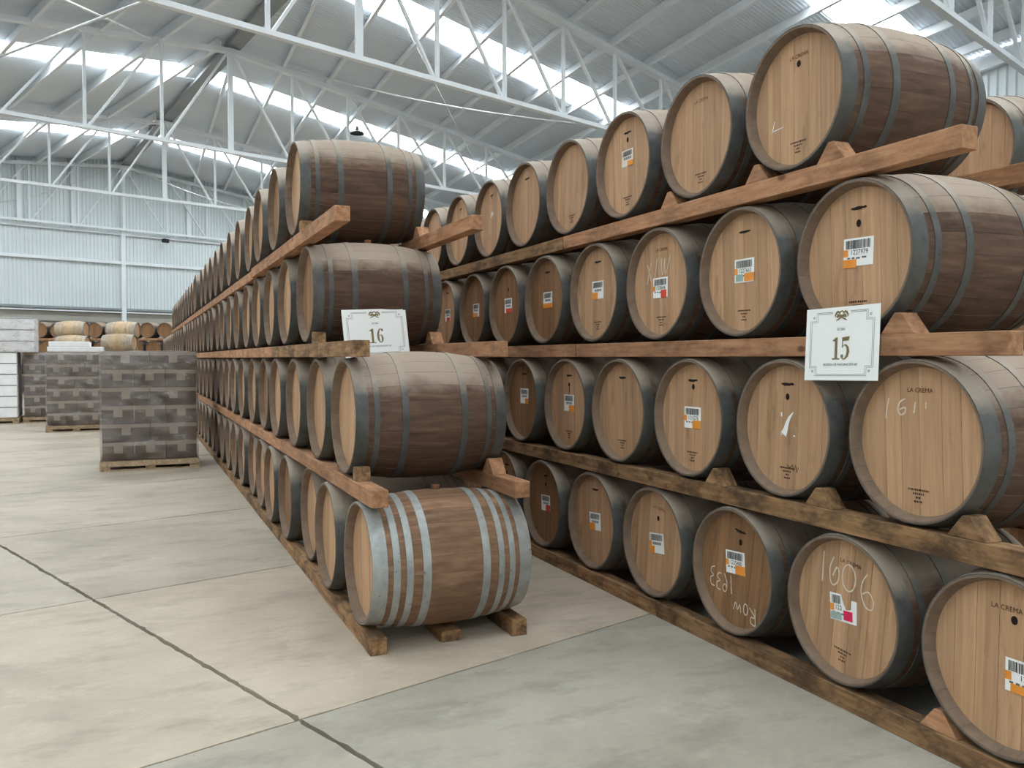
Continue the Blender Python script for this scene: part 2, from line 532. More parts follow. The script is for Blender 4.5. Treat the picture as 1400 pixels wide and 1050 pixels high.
# ------------------------------------------------------------------ roof
ceil = struct(empty('ceiling'))
ceil['label'] = 'low gabled roof of ribbed metal sheet on white steel trusses with skylight strips'
def roof_band(n0, n1, side, m, name, flat=False):
    pitch = .11; dep = 0 if flat else .022
    bm = bmesh.new(); prev = None; n = n0; k = 0
    while True:
        off = dep if k % 4 in (0, 1) else 0.0
        tr = t_ridge(n)
        if side < 0: ta, tb = T_LEFT, tr - (.35 if flat else -.0)
        else: ta, tb = tr + (.35 if flat else -.0), t_right(n)
        cur = [bm.verts.new(bp(t, n, roof_z(t, n) + off)) for t in (ta, tb)]
        if prev: bm.faces.new((prev[0], prev[1], cur[1], cur[0]))
        prev = cur
        if n >= n1 - 1e-6: break
        n = min(n1, n + (.5 if flat else pitch * (.3, .2, .3, .2)[k % 4])); k += 1
    return link(name, mesh_from(bm, name, m), ceil)
edges = [N_FRONT]
for n in SKY_N: edges += [n - SKY_W / 2, n + SKY_W / 2]
edges.append(N_BACK + .2)
for side in (-1, 1):
    for k in range(0, len(edges) - 1):
        if k % 2 == 0: roof_band(edges[k], edges[k + 1], side, 'roof', 'roof_sheet')
        else: roof_band(edges[k], edges[k + 1], side, 'skylight', 'skylight_panel', True)
# roof continues solid across the skylight at the ridge
for n in SKY_N:
    for sg in (-1, 1):
        bm = bmesh.new()
        vs = []
        for nn in (n - SKY_W / 2, n + SKY_W / 2):
            tr = t_ridge(nn)
            vs.append((bm.verts.new(bp(tr, nn, roof_z(tr, nn))), bm.verts.new(bp(tr + sg * .36, nn, roof_z(tr + .36, nn) + .002))))
        bm.faces.new((vs[0][0], vs[0][1], vs[1][1], vs[1][0]))
        link('ridge_sheet', mesh_from(bm, 'ridge_sheet', 'roof'), ceil)
# ridge gutter
bar_obj('ridge_gutter', bp(t_ridge(N_FRONT) + .1, N_FRONT, 10.6), bp(t_ridge(N_BACK) + .1, N_BACK - .2, 10.6), .42, .1, 'paint_dark', ceil)
# purlins
PH = .26
def purlin_seg(pa, pb, h=PH):
    d = Vector((0, 0, (PH - h) / 2))
    channel_obj('purlin', pa + d, pb + d, .09, h, 'paint', ceil)
def pz(p): return roof_z(p.dot(TV), p.dot(NV)) - PH / 2 - .012
k = 0
t = 11.2
left_t = [11.2 + 1.6 * q for q in range(2, -10, -1)]
for t in left_t:
    nmin = max((t + .35 - 7.14) / .184, -9.0)
    if nmin > N_BACK - 2: continue
    marks = [nmin] + [x for x in TRUSS_N if x > nmin + .5] + [N_BACK - .1]
    for a_, b_ in zip(marks, marks[1:]):
        pa, pb = bp(t, a_), bp(t, b_)
        pa.z, pb.z = pz(pa), pz(pb)
        purlin_seg(pa, pb, .36)
x = 2.85 - 1.46 * 3
while x < X_WALL - .3:
    # right slope purlins run along world Y
    nr = (6.71 + .35 - x) / .169          # where the line leaves the ridge
    def y_at_n(n): return (n + math.sin(BT) * x) / math.cos(BT)
    nmin = max(nr, -9.0)
    if nmin < N_BACK - 2:
        marks = [nmin] + [q for q in TRUSS_N if q > nmin + .5] + [N_BACK - .1]
        for a_, b_ in zip(marks, marks[1:]):
            pa, pb = Vector((x, y_at_n(a_), 0)), Vector((x, y_at_n(b_), 0))
            pa.z, pb.z = pz(pa), pz(pb)
            purlin_seg(pa, pb)
    x += 1.46
# trusses
ZB = 7.52
for n in TRUSS_N:
    tr = t_ridge(n)
    T = empty('truss', (0, 0, 0), 0, ceil)
    def zt(t): return roof_z(t, n) - PH - .09
    te0, te1 = T_LEFT + .1, t_right(n) - .15
    bar_obj('bottom_chord', bp(te0, n, ZB), bp(te1, n, ZB), .14, .10, 'paint', T)
    bar_obj('top_chord', bp(te0, n, zt(te0)), bp(tr, n, zt(tr)), .20, .13, 'paint', T)
    bar_obj('top_chord', bp(tr, n, zt(tr)), bp(te1, n, zt(te1)), .20, .13, 'paint', T)
    for sg in (-1, 1):
        k = 0
        while True:
            t0 = tr + sg * 2.0 * k; t1 = tr + sg * 2.0 * (k + 1)
            if not (te0 < t0 < te1): break
            if k > 0 or sg > 0:
                w = .15 if k == 0 else .075
                bar_obj('post', bp(t0, n, ZB + .05), bp(t0, n, zt(t0) - .06), w, .075, 'paint', T, NV)
            if te0 < t1 < te1:
                bar_obj('diagonal', bp(t0 + sg * .08, n, zt(t0) - .06), bp(t1 - sg * .1, n, ZB + .05), .06, .075, 'paint', T, NV)
            # purlin cleats
            k += 1
    for q in left_t:
        if te0 < q < tr - .35: bar_obj('cleat', bp(q, n - .1, zt(q) + .06), bp(q, n - .1, zt(q) + .2), .05, .09, 'paint', T, NV)
# roof bracing rods and cables
def rod(name, pts, r, lab, cat, m='cable'):
    bm = bmesh.new(); tube(bm, pts, r)
    o = link(name, mesh_from(bm, name, m, True)); tag(o, lab, cat); return o
def sag(a, b, s, n=14):
    a, b = Vector(a), Vector(b)
    return [a.lerp(b, i / n) - Vector((0, 0, s * 4 * (i / n) * (1 - i / n))) for i in range(n + 1)]
def ray(px, py, n=None, Z=None):
    """scene point seen along a direction measured off the photograph, on the truss plane n"""
    d = CAMD + CAMR * ((px - 700) / F_PX) + Vector((0, 0, (490 - py) / F_PX))
    k = n / d.dot(NV) if n is not None else Z
    return Vector((0, 0, 1.5)) + d * k
rod('bracing_rod', sag(ray(-100, -81, 14.8), ray(222, 62, 23.95), .0), .03, 'thin white bracing rod crossing the other one over the truss, falling toward the ridge', 'rod')
rod('bracing_rod', sag(bp(t_ridge(24.0) - 6.0, 24.0, 8.8), ray(216, 3, 14.8), .0), .03, 'thin white bracing rod crossing the other one, rising toward the ridge', 'rod')
rod('hanging_cable', sag(ray(400, 97, 23.95), ray(832, 175, 14.8), .25), .022, 'white cable sagging between the trusses above the barrels', 'cable')
rod('guy_wire', sag(ray(556, 40, 18.9), ray(672, 269, 24.0), .0), .02, 'thin straight wire slanting down behind the sagging cable', 'wire')
rod('guy_wire', sag(ray(-5, 279, 42.1), ray(170, 224, 41.8), .25), .02, 'white wire rising in front of the gable wall to the ridge', 'wire')
rod('guy_wire', sag(ray(178, 227, 41.8), ray(345, 288, 33.0), .2), .02, 'white wire falling from the ridge behind the stack sixteen barrels', 'wire')

# ------------------------------------------------------------------ barrels
LB, RR, RB = .87, .317, .366
CH = .045            # depth of the chime before the head
ZC = .3348           # axis above the rail top
TIER = .7576
RAILH = .088
def rad(x, L_=LB, r0=RR, r1=RB):
    u = (x - L_ / 2) / (L_ / 2)
    return r0 + (r1 - r0) * (1 - u * u)
def lathe(bm, prof, seg, mi=None):
    rings = []
    for x, r in prof:
        rings.append([bm.verts.new((x, r * math.cos(k * 2 * math.pi / seg), r * math.sin(k * 2 * math.pi / seg))) for k in range(seg)])
    for q, (A_, B_) in enumerate(zip(rings, rings[1:])):
        for k in range(seg):
            j = (k + 1) % seg
            f = bm.faces.new((A_[k], B_[k], B_[j], A_[j]))
            f.smooth = True
            if mi: f.material_index = mi[q]
    return rings
TH = .026
def body_mesh(seg, n, m, L_=LB, r0=RR, r1=RB):
    bm = bmesh.new()
    prof = [(CH + .004, r0 - TH), (.006, r0 - .013), (0, r0 - .010), (0, r0 - .002)]
    mi = [1, 1, 1]
    for i in range(n + 1):
        x = .002 + (L_ - .004) * i / n
        prof.append((x, rad(x, L_, r0, r1)))
        mi.append(0)
    prof += [(L_, r0 - .002), (L_, r0 - .010), (L_ - .006, r0 - .013), (L_ - CH - .004, r0 - TH)]
    mi += [0, 1, 1, 1]
    mi = mi[:len(prof) - 1]
    lathe(bm, prof, seg, mi)
    bmesh.ops.recalc_face_normals(bm, faces=bm.faces)
    sharpen(bm)
    return mesh_from(bm, 'barrel_body', [m, 'chime'])
def hoop_mesh(xa, xb, m, seg=48, t=.0035, L_=LB, r0=RR, r1=RB):
    bm = bmesh.new()
    xm = (xa + xb) / 2
    prof = [(xa, rad(xa, L_, r0, r1) - .001), (xa, rad(xa, L_, r0, r1) + t), (xm, rad(xm, L_, r0, r1) + t), (xb, rad(xb, L_, r0, r1) + t), (xb, rad(xb, L_, r0, r1) - .001)]
    rings = lathe(bm, prof, seg)
    bmesh.ops.recalc_face_normals(bm, faces=bm.faces)
    sharpen(bm)
    return mesh_from(bm, 'hoop', m)
def disc_mesh(m, seg=40, r=RR - TH + .002):
    bm = bmesh.new()
    vs = [bm.verts.new((0, r * math.cos(k * 2 * math.pi / seg), r * math.sin(k * 2 * math.pi / seg))) for k in range(seg)]
    vb = [bm.verts.new((.022, v.co.y, v.co.z)) for v in vs]
    bm.faces.new(list(reversed(vs))); bm.faces.new(vb)
    for k in range(seg):
        j = (k + 1) % seg
        bm.faces.new((vs[k], vs[j], vb[j], vb[k]))
    bmesh.ops.recalc_face_normals(bm, faces=bm.faces)
    return mesh_from(bm, 'head', m)
def board_meshes(m, cuts, r=RR - TH + .002):
    """head boards: strips of the disc between y cuts"""
    out = []
    for ya, yb in zip(cuts, cuts[1:]):
        a, b = ya + .0009, yb - .0009
        a, b = max(a, -r + .001), min(b, r - .001)
        bm = bmesh.new()
        n = 8
        ys = [a + (b - a) * i / n for i in range(n + 1)]
        ring = [(y, math.sqrt(max(r * r - y * y, 1e-6))) for y in ys] + [(y, -math.sqrt(max(r * r - y * y, 1e-6))) for y in reversed(ys)]
        vs = [bm.verts.new((0, y, z)) for y, z in ring]
        vb = [bm.verts.new((.022, y, z)) for y, z in ring]
        bm.faces.new(vs); bm.faces.new(list(reversed(vb)))
        for k in range(len(vs)):
            j = (k + 1) % len(vs)
            bm.faces.new((vs[k], vs[j], vb[j], vb[k]))
        bmesh.ops.recalc_face_normals(bm, faces=bm.faces)
        out.append(mesh_from(bm, 'head_board', m))
    return out
NST = 26
def stave_mesh(m, L_=LB, r0=RR, r1=RB):
    bm = bmesh.new()
    na, nl = 5, 16
    half = math.pi / NST
    g = .0009 / .34
    prof = [(0.0, 0)] ; rows = []
    xs = [.0, .006] + [CH + .002 + (L_ - 2 * CH - .004) * i / nl for i in range(nl + 1)] + [L_ - .006, L_]
    for x in xs:
        ro = rad(x, L_, r0, r1) - (.002 if x in (0.0, L_) else 0)
        row = []
        for k in range(na + 1):
            a = -half + g / 2 + (2 * half - g) * k / na
            row.append(bm.verts.new((x, ro * math.sin(a), ro * math.cos(a))))
        # inner side
        e_ = min(x, L_ - x)
        ri = (r0 - .010 if e_ < .001 else r0 - .013 - (TH - .013) * min((e_ - .006) / (CH - .006), 1.0)) if e_ <= CH + .004 else ro - TH
        for k in range(na, -1, -1):
            a = -half + g / 2 + (2 * half - g) * k / na
            row.append(bm.verts.new((x, ri * math.sin(a), ri * math.cos(a))))
        rows.append(row)
    nr = len(rows[0])
    for q, (A_, B_) in enumerate(zip(rows, rows[1:])):
        for k in range(nr):
            j = (k + 1) % nr
            f = bm.faces.new((A_[k], A_[j], B_[j], B_[k]))
            if k < na: f.smooth = True
            if na < k < nr - 1: f.material_index = 1
    f1 = bm.faces.new(rows[0]); f2 = bm.faces.new(list(reversed(rows[-1])))
    f1.material_index = f2.material_index = 1
    bmesh.ops.recalc_face_normals(bm, faces=bm.faces)
    sharpen(bm)
    return mesh_from(bm, 'stave', [m, 'chime'])

ME = {}
ME['body'] = body_mesh(44, 16, 'stave')
ME['body_far'] = body_mesh(28, 8, 'stave')
H6 = [(0.0, .068), (.098, .128), (.246, .284)]
H8 = [(0.0, .075), (.103, .137), (.168, .202), (.252, .294)]
def hoops(key, m, spec, seg):
    ME[key] = []
    for a, b in spec: ME[key].append(hoop_mesh(a, b, m, seg))
    for a, b in spec: ME[key].append(hoop_mesh(LB - b, LB - a, m, seg))
hoops('h6', 'hoop', H6, 48)
hoops('h8', 'hoop_bright', H8, 48)
hoops('h6far', 'hoop', H6[:2], 28)
ME['head'] = disc_mesh('head'); ME['head_old'] = disc_mesh('head_old')
ME['head_far'] = disc_mesh('head', 24)
CUTS = [[-.3, -.205, -.118, -.02, .07, .155, .232, .3], [-.3, -.225, -.14, -.065, .03, .12, .21, .3], [-.3, -.19, -.105, .0, .085, .165, .3]]
ME['boards'] = [board_meshes('head', c) for c in CUTS]
ME['boards_old'] = [board_meshes('head_old', c) for c in CUTS]
ME['stave'] = stave_mesh('stave'); ME['stave_pale'] = stave_mesh('stave_pale')
bm = bmesh.new()
bmesh.ops.create_cone(bm, cap_ends=True, segments=12, radius1=.022, radius2=.026, depth=.03)
ME['bung'] = mesh_from(bm, 'bung', 'bung')
bm = bmesh.new()
box(bm, .012, .05, -.03, .03, RR + .003, RR + .010)
for v in bm.verts: v.co.z -= (v.co.y ** 2) / (2 * RR)
bmesh.ops.bevel(bm, geom=list(bm.edges), offset=.002, segments=1, affect='EDGES')
ME['clasp'] = mesh_from(bm, 'hoop_rivet_plate', 'hoop_bright')

def barrel(name, x, y, tier, lab, group, near=0, staves=False, roll=0.0, hoopset='h6', body='body', head='head', bung=False, z=None, rz=0.0, cat='barrel'):
    zb = tier * TIER + RAILH if z is None else z
    root = empty(name, (x, y, zb), rz)
    tag(root, lab, cat, group)
    c = (0, 0, ZC)
    if staves:
        for k in range(NST):
            link('stave', ME[staves], root, c, (roll + (k + .37) * 2 * math.pi / NST, 0, 0))
    else:
        link('barrel_body', ME[body], root, c, (random.random() * 6.28, 0, 0))
    if near:
        bs = ME['boards' if head == 'head' else 'boards_old'][near % 3]
        for b in bs: link('head_board', b, root, (CH, 0, ZC), (roll, 0, 0))
    else:
        link('head', ME[head], root, (CH, 0, ZC), (roll, 0, 0))
    if body != 'body_far' or staves:
        link('head', ME['head_far'], root, (LB - CH - .022, 0, ZC), (roll, 0, 0))
    for h in ME[hoopset]: link('hoop', h, root, c)
    if bung: link('bung', ME['bung'], root, (LB / 2, 0, ZC + RB + .008))
    return root

ORD = ['', 'first', 'second', 'third', 'fourth', 'fifth', 'sixth', 'seventh', 'eighth', 'ninth', 'tenth', 'eleventh', 'twelfth', 'thirteenth', 'fourteenth', 'fifteenth', 'sixteenth', 'seventeenth', 'eighteenth', 'nineteenth', 'twentieth']
def ordw(k):
    if k <= 20: return ORD[k]
    tens = {2: 'twenty', 3: 'thirty', 4: 'forty'}[k // 10]
    if k % 10 == 0: return tens[:-1] + 'ieth'
    return tens + '-' + ORD[k % 10]
TN = ['bottom', 'second', 'third', 'top']

# ---- stack sixteen
X16 = 1.073
rows16 = [(4.50, .782, 23, 1.073), (4.84, .835, 22, 1.073), (5.92, .848, 38, 1.058), (6.20, .94, 24, 1.03)]
S16 = {}
push = {(0, 1): -.016, (0, 2): .03, (0, 3): -.012, (0, 4): -.02, (0, 6): .024, (3, 0): .0, (3, 1): .0, (3, 2): .0, (3, 11): -.04, (2, 18): -.04}
r16 = random.Random(3)
for ti, (y0, dy, cnt_, x0) in enumerate(rows16):
    for k in range(cnt_):
        y = y0 + dy * k + (r16.uniform(-.025, .025) if k else 0)
        xx = x0 + push.get((ti, k), r16.uniform(-.008, .008) if k else 0)
        if ti == 3 and k > 2: xx += .026
        far = y > 16
        lab = 'oak barrel, %s from the sign end of the %s tier of stack sixteen' % (ordw(k + 1), TN[ti])
        kw = {}
        if k == 0:
            kw = dict(near=1 + ti, staves='stave', bung=(ti == 2))
            lab = ['striped oak barrel with eight bare bright hoops, end of the bottom tier of stack sixteen',
                   'end oak barrel of the second tier of stack sixteen, under the leaning sign',
                   'end oak barrel of the third tier of stack sixteen, behind the leaning sign',
                   'dusty end oak barrel of the top tier of stack sixteen, above the leaning sign'][ti]
            if ti == 0: kw.update(hoopset='h8', staves='stave_pale', bung=True)
        elif y < 9: kw = dict(near=1 + (k + ti) % 3)
        if far: kw.update(body='body_far', hoopset='h6far', head='head_far')
        else: kw.update(head='head_old' if (k * 7 + ti * 3) % 5 == 1 else 'head')
        if ti == 0 and k == 0: kw['head'] = 'head'
        S16[ti, k] = barrel('oak_barrel', xx, y, ti, lab, 'barrels of stack sixteen', roll=r16.uniform(-.12, .12), **kw)
        if ti == 0 and 0 < k < 9:
            link('hoop_rivet_plate', ME['clasp'], S16[ti, k], (0, 0, ZC))
link('hoop_rivet_plate', ME['clasp'], S16[0, 0], (0, 0, ZC))

# ---- stack fifteen
X15 = 2.771
rows15 = [(2.072, 12), (2.453, 12), (2.775, 12), (3.146, 11)]
DY15 = .746
S15 = {}
r15 = random.Random(5)
rolls15 = {(0, 1): .10, (0, 2): .14, (0, 3): .1}
LOOK15 = {(0, 0): 'end oak barrel of the bottom tier of stack fifteen, stamped above its barcode sticker',
          (0, 1): 'oak barrel with 1606 chalked above a torn sticker, bottom tier of stack fifteen',
          (0, 2): 'oak barrel with Row 1633 chalked upside down, bottom tier of stack fifteen',
          (1, 0): 'oak barrel with 1611 chalked on its head and no sticker, stack fifteen',
          (1, 1): 'oak barrel with scraps of a torn-off sticker under the hanging sign, stack fifteen',
          (2, 0): 'oak barrel with sticker 1227979 behind the top of the hanging sign',
          (2, 1): 'oak barrel with sticker 1227663, third tier of stack fifteen',
          (2, 2): 'oak barrel with X I V strokes chalked above its red-marked sticker',
          (3, 0): 'end oak barrel of the top tier of stack fifteen, head with bung hole',
          (3, 1): 'second oak barrel from the end of the top tier of stack fifteen'}
for ti, (y0, cnt_) in enumerate(rows15):
    for k in range(cnt_):
        y = y0 + DY15 * k
        xx = X15 + (r15.uniform(-.007, .007) if (ti, k) not in LOOK15 else 0)
        lab = LOOK15.get((ti, k), 'oak barrel, %s from the sign end of the %s tier of stack fifteen' % (ordw(k + 1), TN[ti]))
        kw = {}
        if k < 8: kw['near'] = 1 + (k * 2 + ti) % 3
        if k == 0: kw['staves'] = 'stave'
        kw['head'] = 'head_old' if (ti, k) in ((0, 2), (0, 5), (1, 5), (1, 9), (2, 4), (2, 5), (2, 6), (3, 8)) else 'head'
        S15[ti, k] = barrel('oak_barrel', xx, y, ti, lab, 'barrels of stack fifteen', roll=rolls15.get((ti, k), r15.uniform(-.06, .06)), **kw)
        if ti == 0 and k < 6: link('hoop_rivet_plate', ME['clasp'], S15[ti, k], (0, 0, ZC))

# ---- the stack behind stack fifteen
X14 = 4.46
rows14 = [(2.7, 8), (3.05, 8), (3.33, 8), (3.60, 8)]
S14 = {}
for ti, (y0, cnt_) in enumerate(rows14):
    for k in range(cnt_):
        lab = 'oak barrel, %s from the end of the %s tier, in the stack behind stack fifteen' % (ordw(k + 1), TN[ti])
        S14[ti, k] = barrel('oak_barrel', X14, y0 + .76 * k, ti, lab, 'barrels of the stack behind stack fifteen', near=(1 if k == 0 else 0), staves=('stave' if (ti, k) == (3, 0) else False))

# ------------------------------------------------------------------ timber rails
def rail_mesh(ln, seed, w=.088, h=RAILH, m='rail'):
    bm = bmesh.new()
    box(bm, 0, w, 0, ln, 0, h)
    bmesh.ops.subdivide_edges(bm, edges=[e for e in bm.edges if abs(e.verts[0].co.y - e.verts[1].co.y) > .1], cuts=14)
    for v in bm.verts:
        q = Vector((v.co.y * 1.3, seed * 3.7, v.co.x * 9))
        if v.co.x < w / 2: v.co.x += .004 * mnoise.noise(q)
    bmesh.ops.bevel(bm, geom=[e for e in bm.edges if len(e.link_faces) == 2 and e.calc_face_angle(0) > .8], offset=.003, segments=1, affect='EDGES')
    return mesh_from(bm, 'timber_rail', m)
def rails(stack_lab, xs, spec, group, mats, lens=2.96):
    """xs[tier] = head-plane x of the barrels of that tier; a rail bears under one tier and on the one below"""
    for ti, (ys, ye) in enumerate(spec):
        for side in ('front', 'rear'):
            y = ys; k = 0
            while y < ye - .2:
                first = lens
                if k == 0 and stack_lab == 'stack fifteen': first = 3.2
                if k == 0 and stack_lab == 'stack sixteen' and ti == 3: first = 3.75
                own = xs[ti][min(k, len(xs[ti]) - 1)]
                both = [own] + ([xs[ti - 1][0]] if ti else [])
                xx = min(both) if side == 'front' else max(both) + LB - .088
                ln_ = min(first, ye - y) - .012
                me = rail_mesh(ln_, ti * 11 + k + (5 if side == 'rear' else 0), m=mats(ti, k, side))
                o = link('timber_rail', me, None, (xx, y, ti * TIER))
                tag(o, 'timber rail, %s piece from the end, %s edge of the %s tier, %s' % (ordw(k + 1), side, TN[ti], stack_lab), 'timber', group)
                y += first; k += 1
def m16(ti, k, side): return 'rail_old' if ((ti == 0) or (ti == 2 and k == 0 and side == 'front')) else 'rail'
rails('stack sixteen', [[1.073], [1.073], [1.058], [1.03, 1.056]],
      [(4.24, 22.4), (4.20, 22.9), (4.50, 38), (4.82, 28.6)], 'timber rails of stack sixteen', m16)
def m15(ti, k, side): return 'rail_old' if ti in (0, 1) or (ti == 3 and k > 0) else 'rail'
rails('stack fifteen', [[X15]] * 4,
      [(1.05, 11.0), (1.5, 11.2), (2.056, 11.6), (2.25, 11.4)], 'timber rails of stack fifteen', m15)
rails('behind stack fifteen', [[X14]] * 4, [(1.9, 8.6), (1.9, 9), (1.9, 9.2), (1.9, 9.4)], 'timber rails of the stack behind stack fifteen', lambda a, b, c: 'rail')
# low middle sleeper below the striped barrel
bm = bmesh.new(); box(bm, 0, .11, 0, 3.0, 0, .058); bmesh.ops.bevel(bm, geom=list(bm.edges), offset=.003, segments=1, affect='EDGES')
o = link('timber_sleeper', mesh_from(bm, 'timber_sleeper', 'rail_old'), None, (X16 + .40, 4.30, 0))
tag(o, 'low flat timber sleeper on the floor between the two bottom rails of stack sixteen', 'timber')

# ------------------------------------------------------------------ wedges
def wedge_mesh(w, h, top, d, m):
    bm = bmesh.new()
    a = [(-w / 2, 0), (w / 2, 0), (top / 2, h), (-top / 2, h)]
    f0 = [bm.verts.new((0, y, z)) for y, z in a]; f1 = [bm.verts.new((d, y, z)) for y, z in a]
    bm.faces.new(list(reversed(f0))); bm.faces.new(f1)
    for k in range(4):
        j = (k + 1) % 4
        bm.faces.new((f0[k], f0[j], f1[j], f1[k]))
    bmesh.ops.recalc_face_normals(bm, faces=bm.faces)
    bmesh.ops.bevel(bm, geom=list(bm.edges), offset=.003, segments=1, affect='EDGES')
    return mesh_from(bm, 'wooden_wedge', m)
WM = [wedge_mesh(.17, .085, .035, .085, 'rail'), wedge_mesh(.17, .085, .035, .085, 'rail_old'), wedge_mesh(.085, .075, .06, .08, 'rail_old')]
def wedge(x, y, ti, mi, lab, grp):
    o = link('wooden_wedge', WM[mi], None, (x, y, ti * TIER + RAILH))
    tag(o, lab, 'wedge', grp); return o
for ti, ks, mi in ((3, (-1, 0, 1), 0), (2, (-1,), 0), (1, (-1, 0, 1), 1), (0, (0,), 0)):
    for k in ks:
        y = rows15[ti][0] + DY15 * (k + .5)
        if k == -1: where = 'outside the end barrel'
        else: where = 'between the %s and %s barrels' % (ordw(k + 1), ordw(k + 2))
        yb = rows15[ti][0] + DY15 * k
        yy = yb + DY15 - .245 if (k == -1 or ti == 1) else yb + .245
        wedge(X15 + .004, yy, ti, mi, 'wooden wedge on the rail %s, %s tier of stack fifteen' % (where, TN[ti]), 'wedges of stack fifteen')
for ti in (1, 2, 3):
    for side, xx in (('front', rows16[ti][3] + .006), ('rear', X16 + LB - .088)):
        wedge(xx, rows16[ti][0] - (.252 if side == 'front' else .245), ti, 2 if side == 'front' else 0, 'small wooden block on the %s rail beside the end barrel, %s tier of stack sixteen' % (side, TN[ti]), 'blocks of stack sixteen')

# ------------------------------------------------------------------ marks on barrel heads
def flat_obj(name, bm, m, parent, x, roll=0.0, zc=ZC):
    o = link(name, mesh_from(bm, name, m), parent, (x, 0, zc), (roll, 0, 0))
    return o
def P(a, b, x=0.0): return (x, -a, b)
def ribbon(bm, pts, w, x=0.0, taper=False):
    n = len(pts)
    Lv = []
    for i, (a, b) in enumerate(pts):
        a0, b0 = pts[max(i - 1, 0)]; a1, b1 = pts[min(i + 1, n - 1)]
        dx, dy = a1 - a0, b1 - b0
        l = math.hypot(dx, dy) or 1
        ww = (w[i] if isinstance(w, (list, tuple)) else w) / 2
        nx, ny = -dy / l * ww, dx / l * ww
        Lv.append((bm.verts.new(P(a + nx, b + ny, x)), bm.verts.new(P(a - nx, b - ny, x))))
    for p, q in zip(Lv, Lv[1:]): bm.faces.new((p[0], p[1], q[1], q[0]))
def arc(cx, cy, rx, ry, a0, a1, n=14):
    return [(cx + rx * math.cos(R(a0 + (a1 - a0) * i / n)), cy + ry * math.sin(R(a0 + (a1 - a0) * i / n))) for i in range(n + 1)]
def rect(bm, a0, a1, b0, b1, x=0.0):
    bm.faces.new([bm.verts.new(P(a, b, x)) for a, b in ((a0, b0), (a1, b0), (a1, b1), (a0, b1))])
TXT = {}
def text_mesh(s, size, m, narrow=1.0, shear=0.0):
    key = (s, size, m)
    if key in TXT: return TXT[key]
    cu = bpy.data.curves.new('text', 'FONT')
    cu.body = s; cu.size = size; cu.align_x = 'CENTER'; cu.align_y = 'CENTER'; cu.shear = shear
    cu.resolution_u = 3
    ob = bpy.data.objects.new('text', cu); COL.objects.link(ob)
    bpy.context.view_layer.update()
    me = bpy.data.meshes.new_from_object(ob.evaluated_get(bpy.context.evaluated_depsgraph_get()))
    bpy.data.objects.remove(ob)
    me.transform(Matrix(((0, 0, 1, 0), (-narrow, 0, 0, 0), (0, 1, 0, 0), (0, 0, 0, 1))))   # text x -> -y, y -> z
    me.materials.clear(); me.materials.append(M[m])
    TXT[key] = me
    return me
HX = CH - .0012      # just proud of the head
def at_head(root, roll):
    return root
def marks(root, roll, stamp=False, bar_=False, dot=None, low=False, scratch=False, drip=False, tee=False):
    if stamp:
        me = text_mesh('LA CREMA', .026, 'brand')
        o = link('stamp', me, root, (HX, 0, ZC), (roll, 0, 0)); o.data = me
        o.location = (HX, -.0, ZC); o.rotation_euler = (roll, 0, 0)
        o.location.y += -math.sin(roll) * .20; o.location.z += math.cos(roll) * .20
    bm = bmesh.new(); used = False
    rr = random.Random(hash((round(root.location.y, 3), round(root.location.z, 3))) & 0xffff)
    if bar_:
        used = True
        ws = [.004] + [.010 + rr.uniform(-.002, .003) for _ in range(9)] + [.003]
        ribbon(bm, [(-.044 + .088 * i / 10, .205 + rr.uniform(-.0012, .0012)) for i in range(11)], ws)
        ribbon(bm, [(-.03 + .05 * i / 5, .199 + rr.uniform(-.001, .001)) for i in range(6)], [.002, .005, .004, .006, .004, .002], -.0004)
    if tee:
        used = True
        ribbon(bm, [(-.03, .2), (.03, .21)], .012); ribbon(bm, [(0, .2), (-.002, .17)], .01, -.0004)
    if drip:
        used = True
        ribbon(bm, [(.0, .15), (.001, .1), (.0, .05)], [.008, .012, .004])
    if used: flat_obj('smeared_mark', bm, 'smudge', root, HX, roll)
    else: bm.free()
    if dot:
        bm = bmesh.new()
        bm.faces.new([bm.verts.new(P(dot[0] + .013 * math.cos(k * math.pi / 6), dot[1] + .016 * math.sin(k * math.pi / 6))) for k in range(12)])
        flat_obj('bung_hole', bm, 'hole', root, HX - .0002, roll)
    if low:
        bm = bmesh.new()
        for i, w in enumerate((.05, .026, .012, .02)):
            b = -.195 - i * .0155
            a = -w
            while a < w:
                l = rr.uniform(.004, .010)
                rect(bm, a, min(a + l, w), b, b + .0075); a += l + .003
        flat_obj('small_stamp', bm, 'brand', root, HX, roll)
    if scratch:
        bm = bmesh.new()
        ribbon(bm, [(-.16, -.06), (-.175, -.11), (-.16, -.105), (-.10, -.10)], [.003, .006, .005, .002])
        flat_obj('white_scratch', bm, 'paper', root, HX, roll)
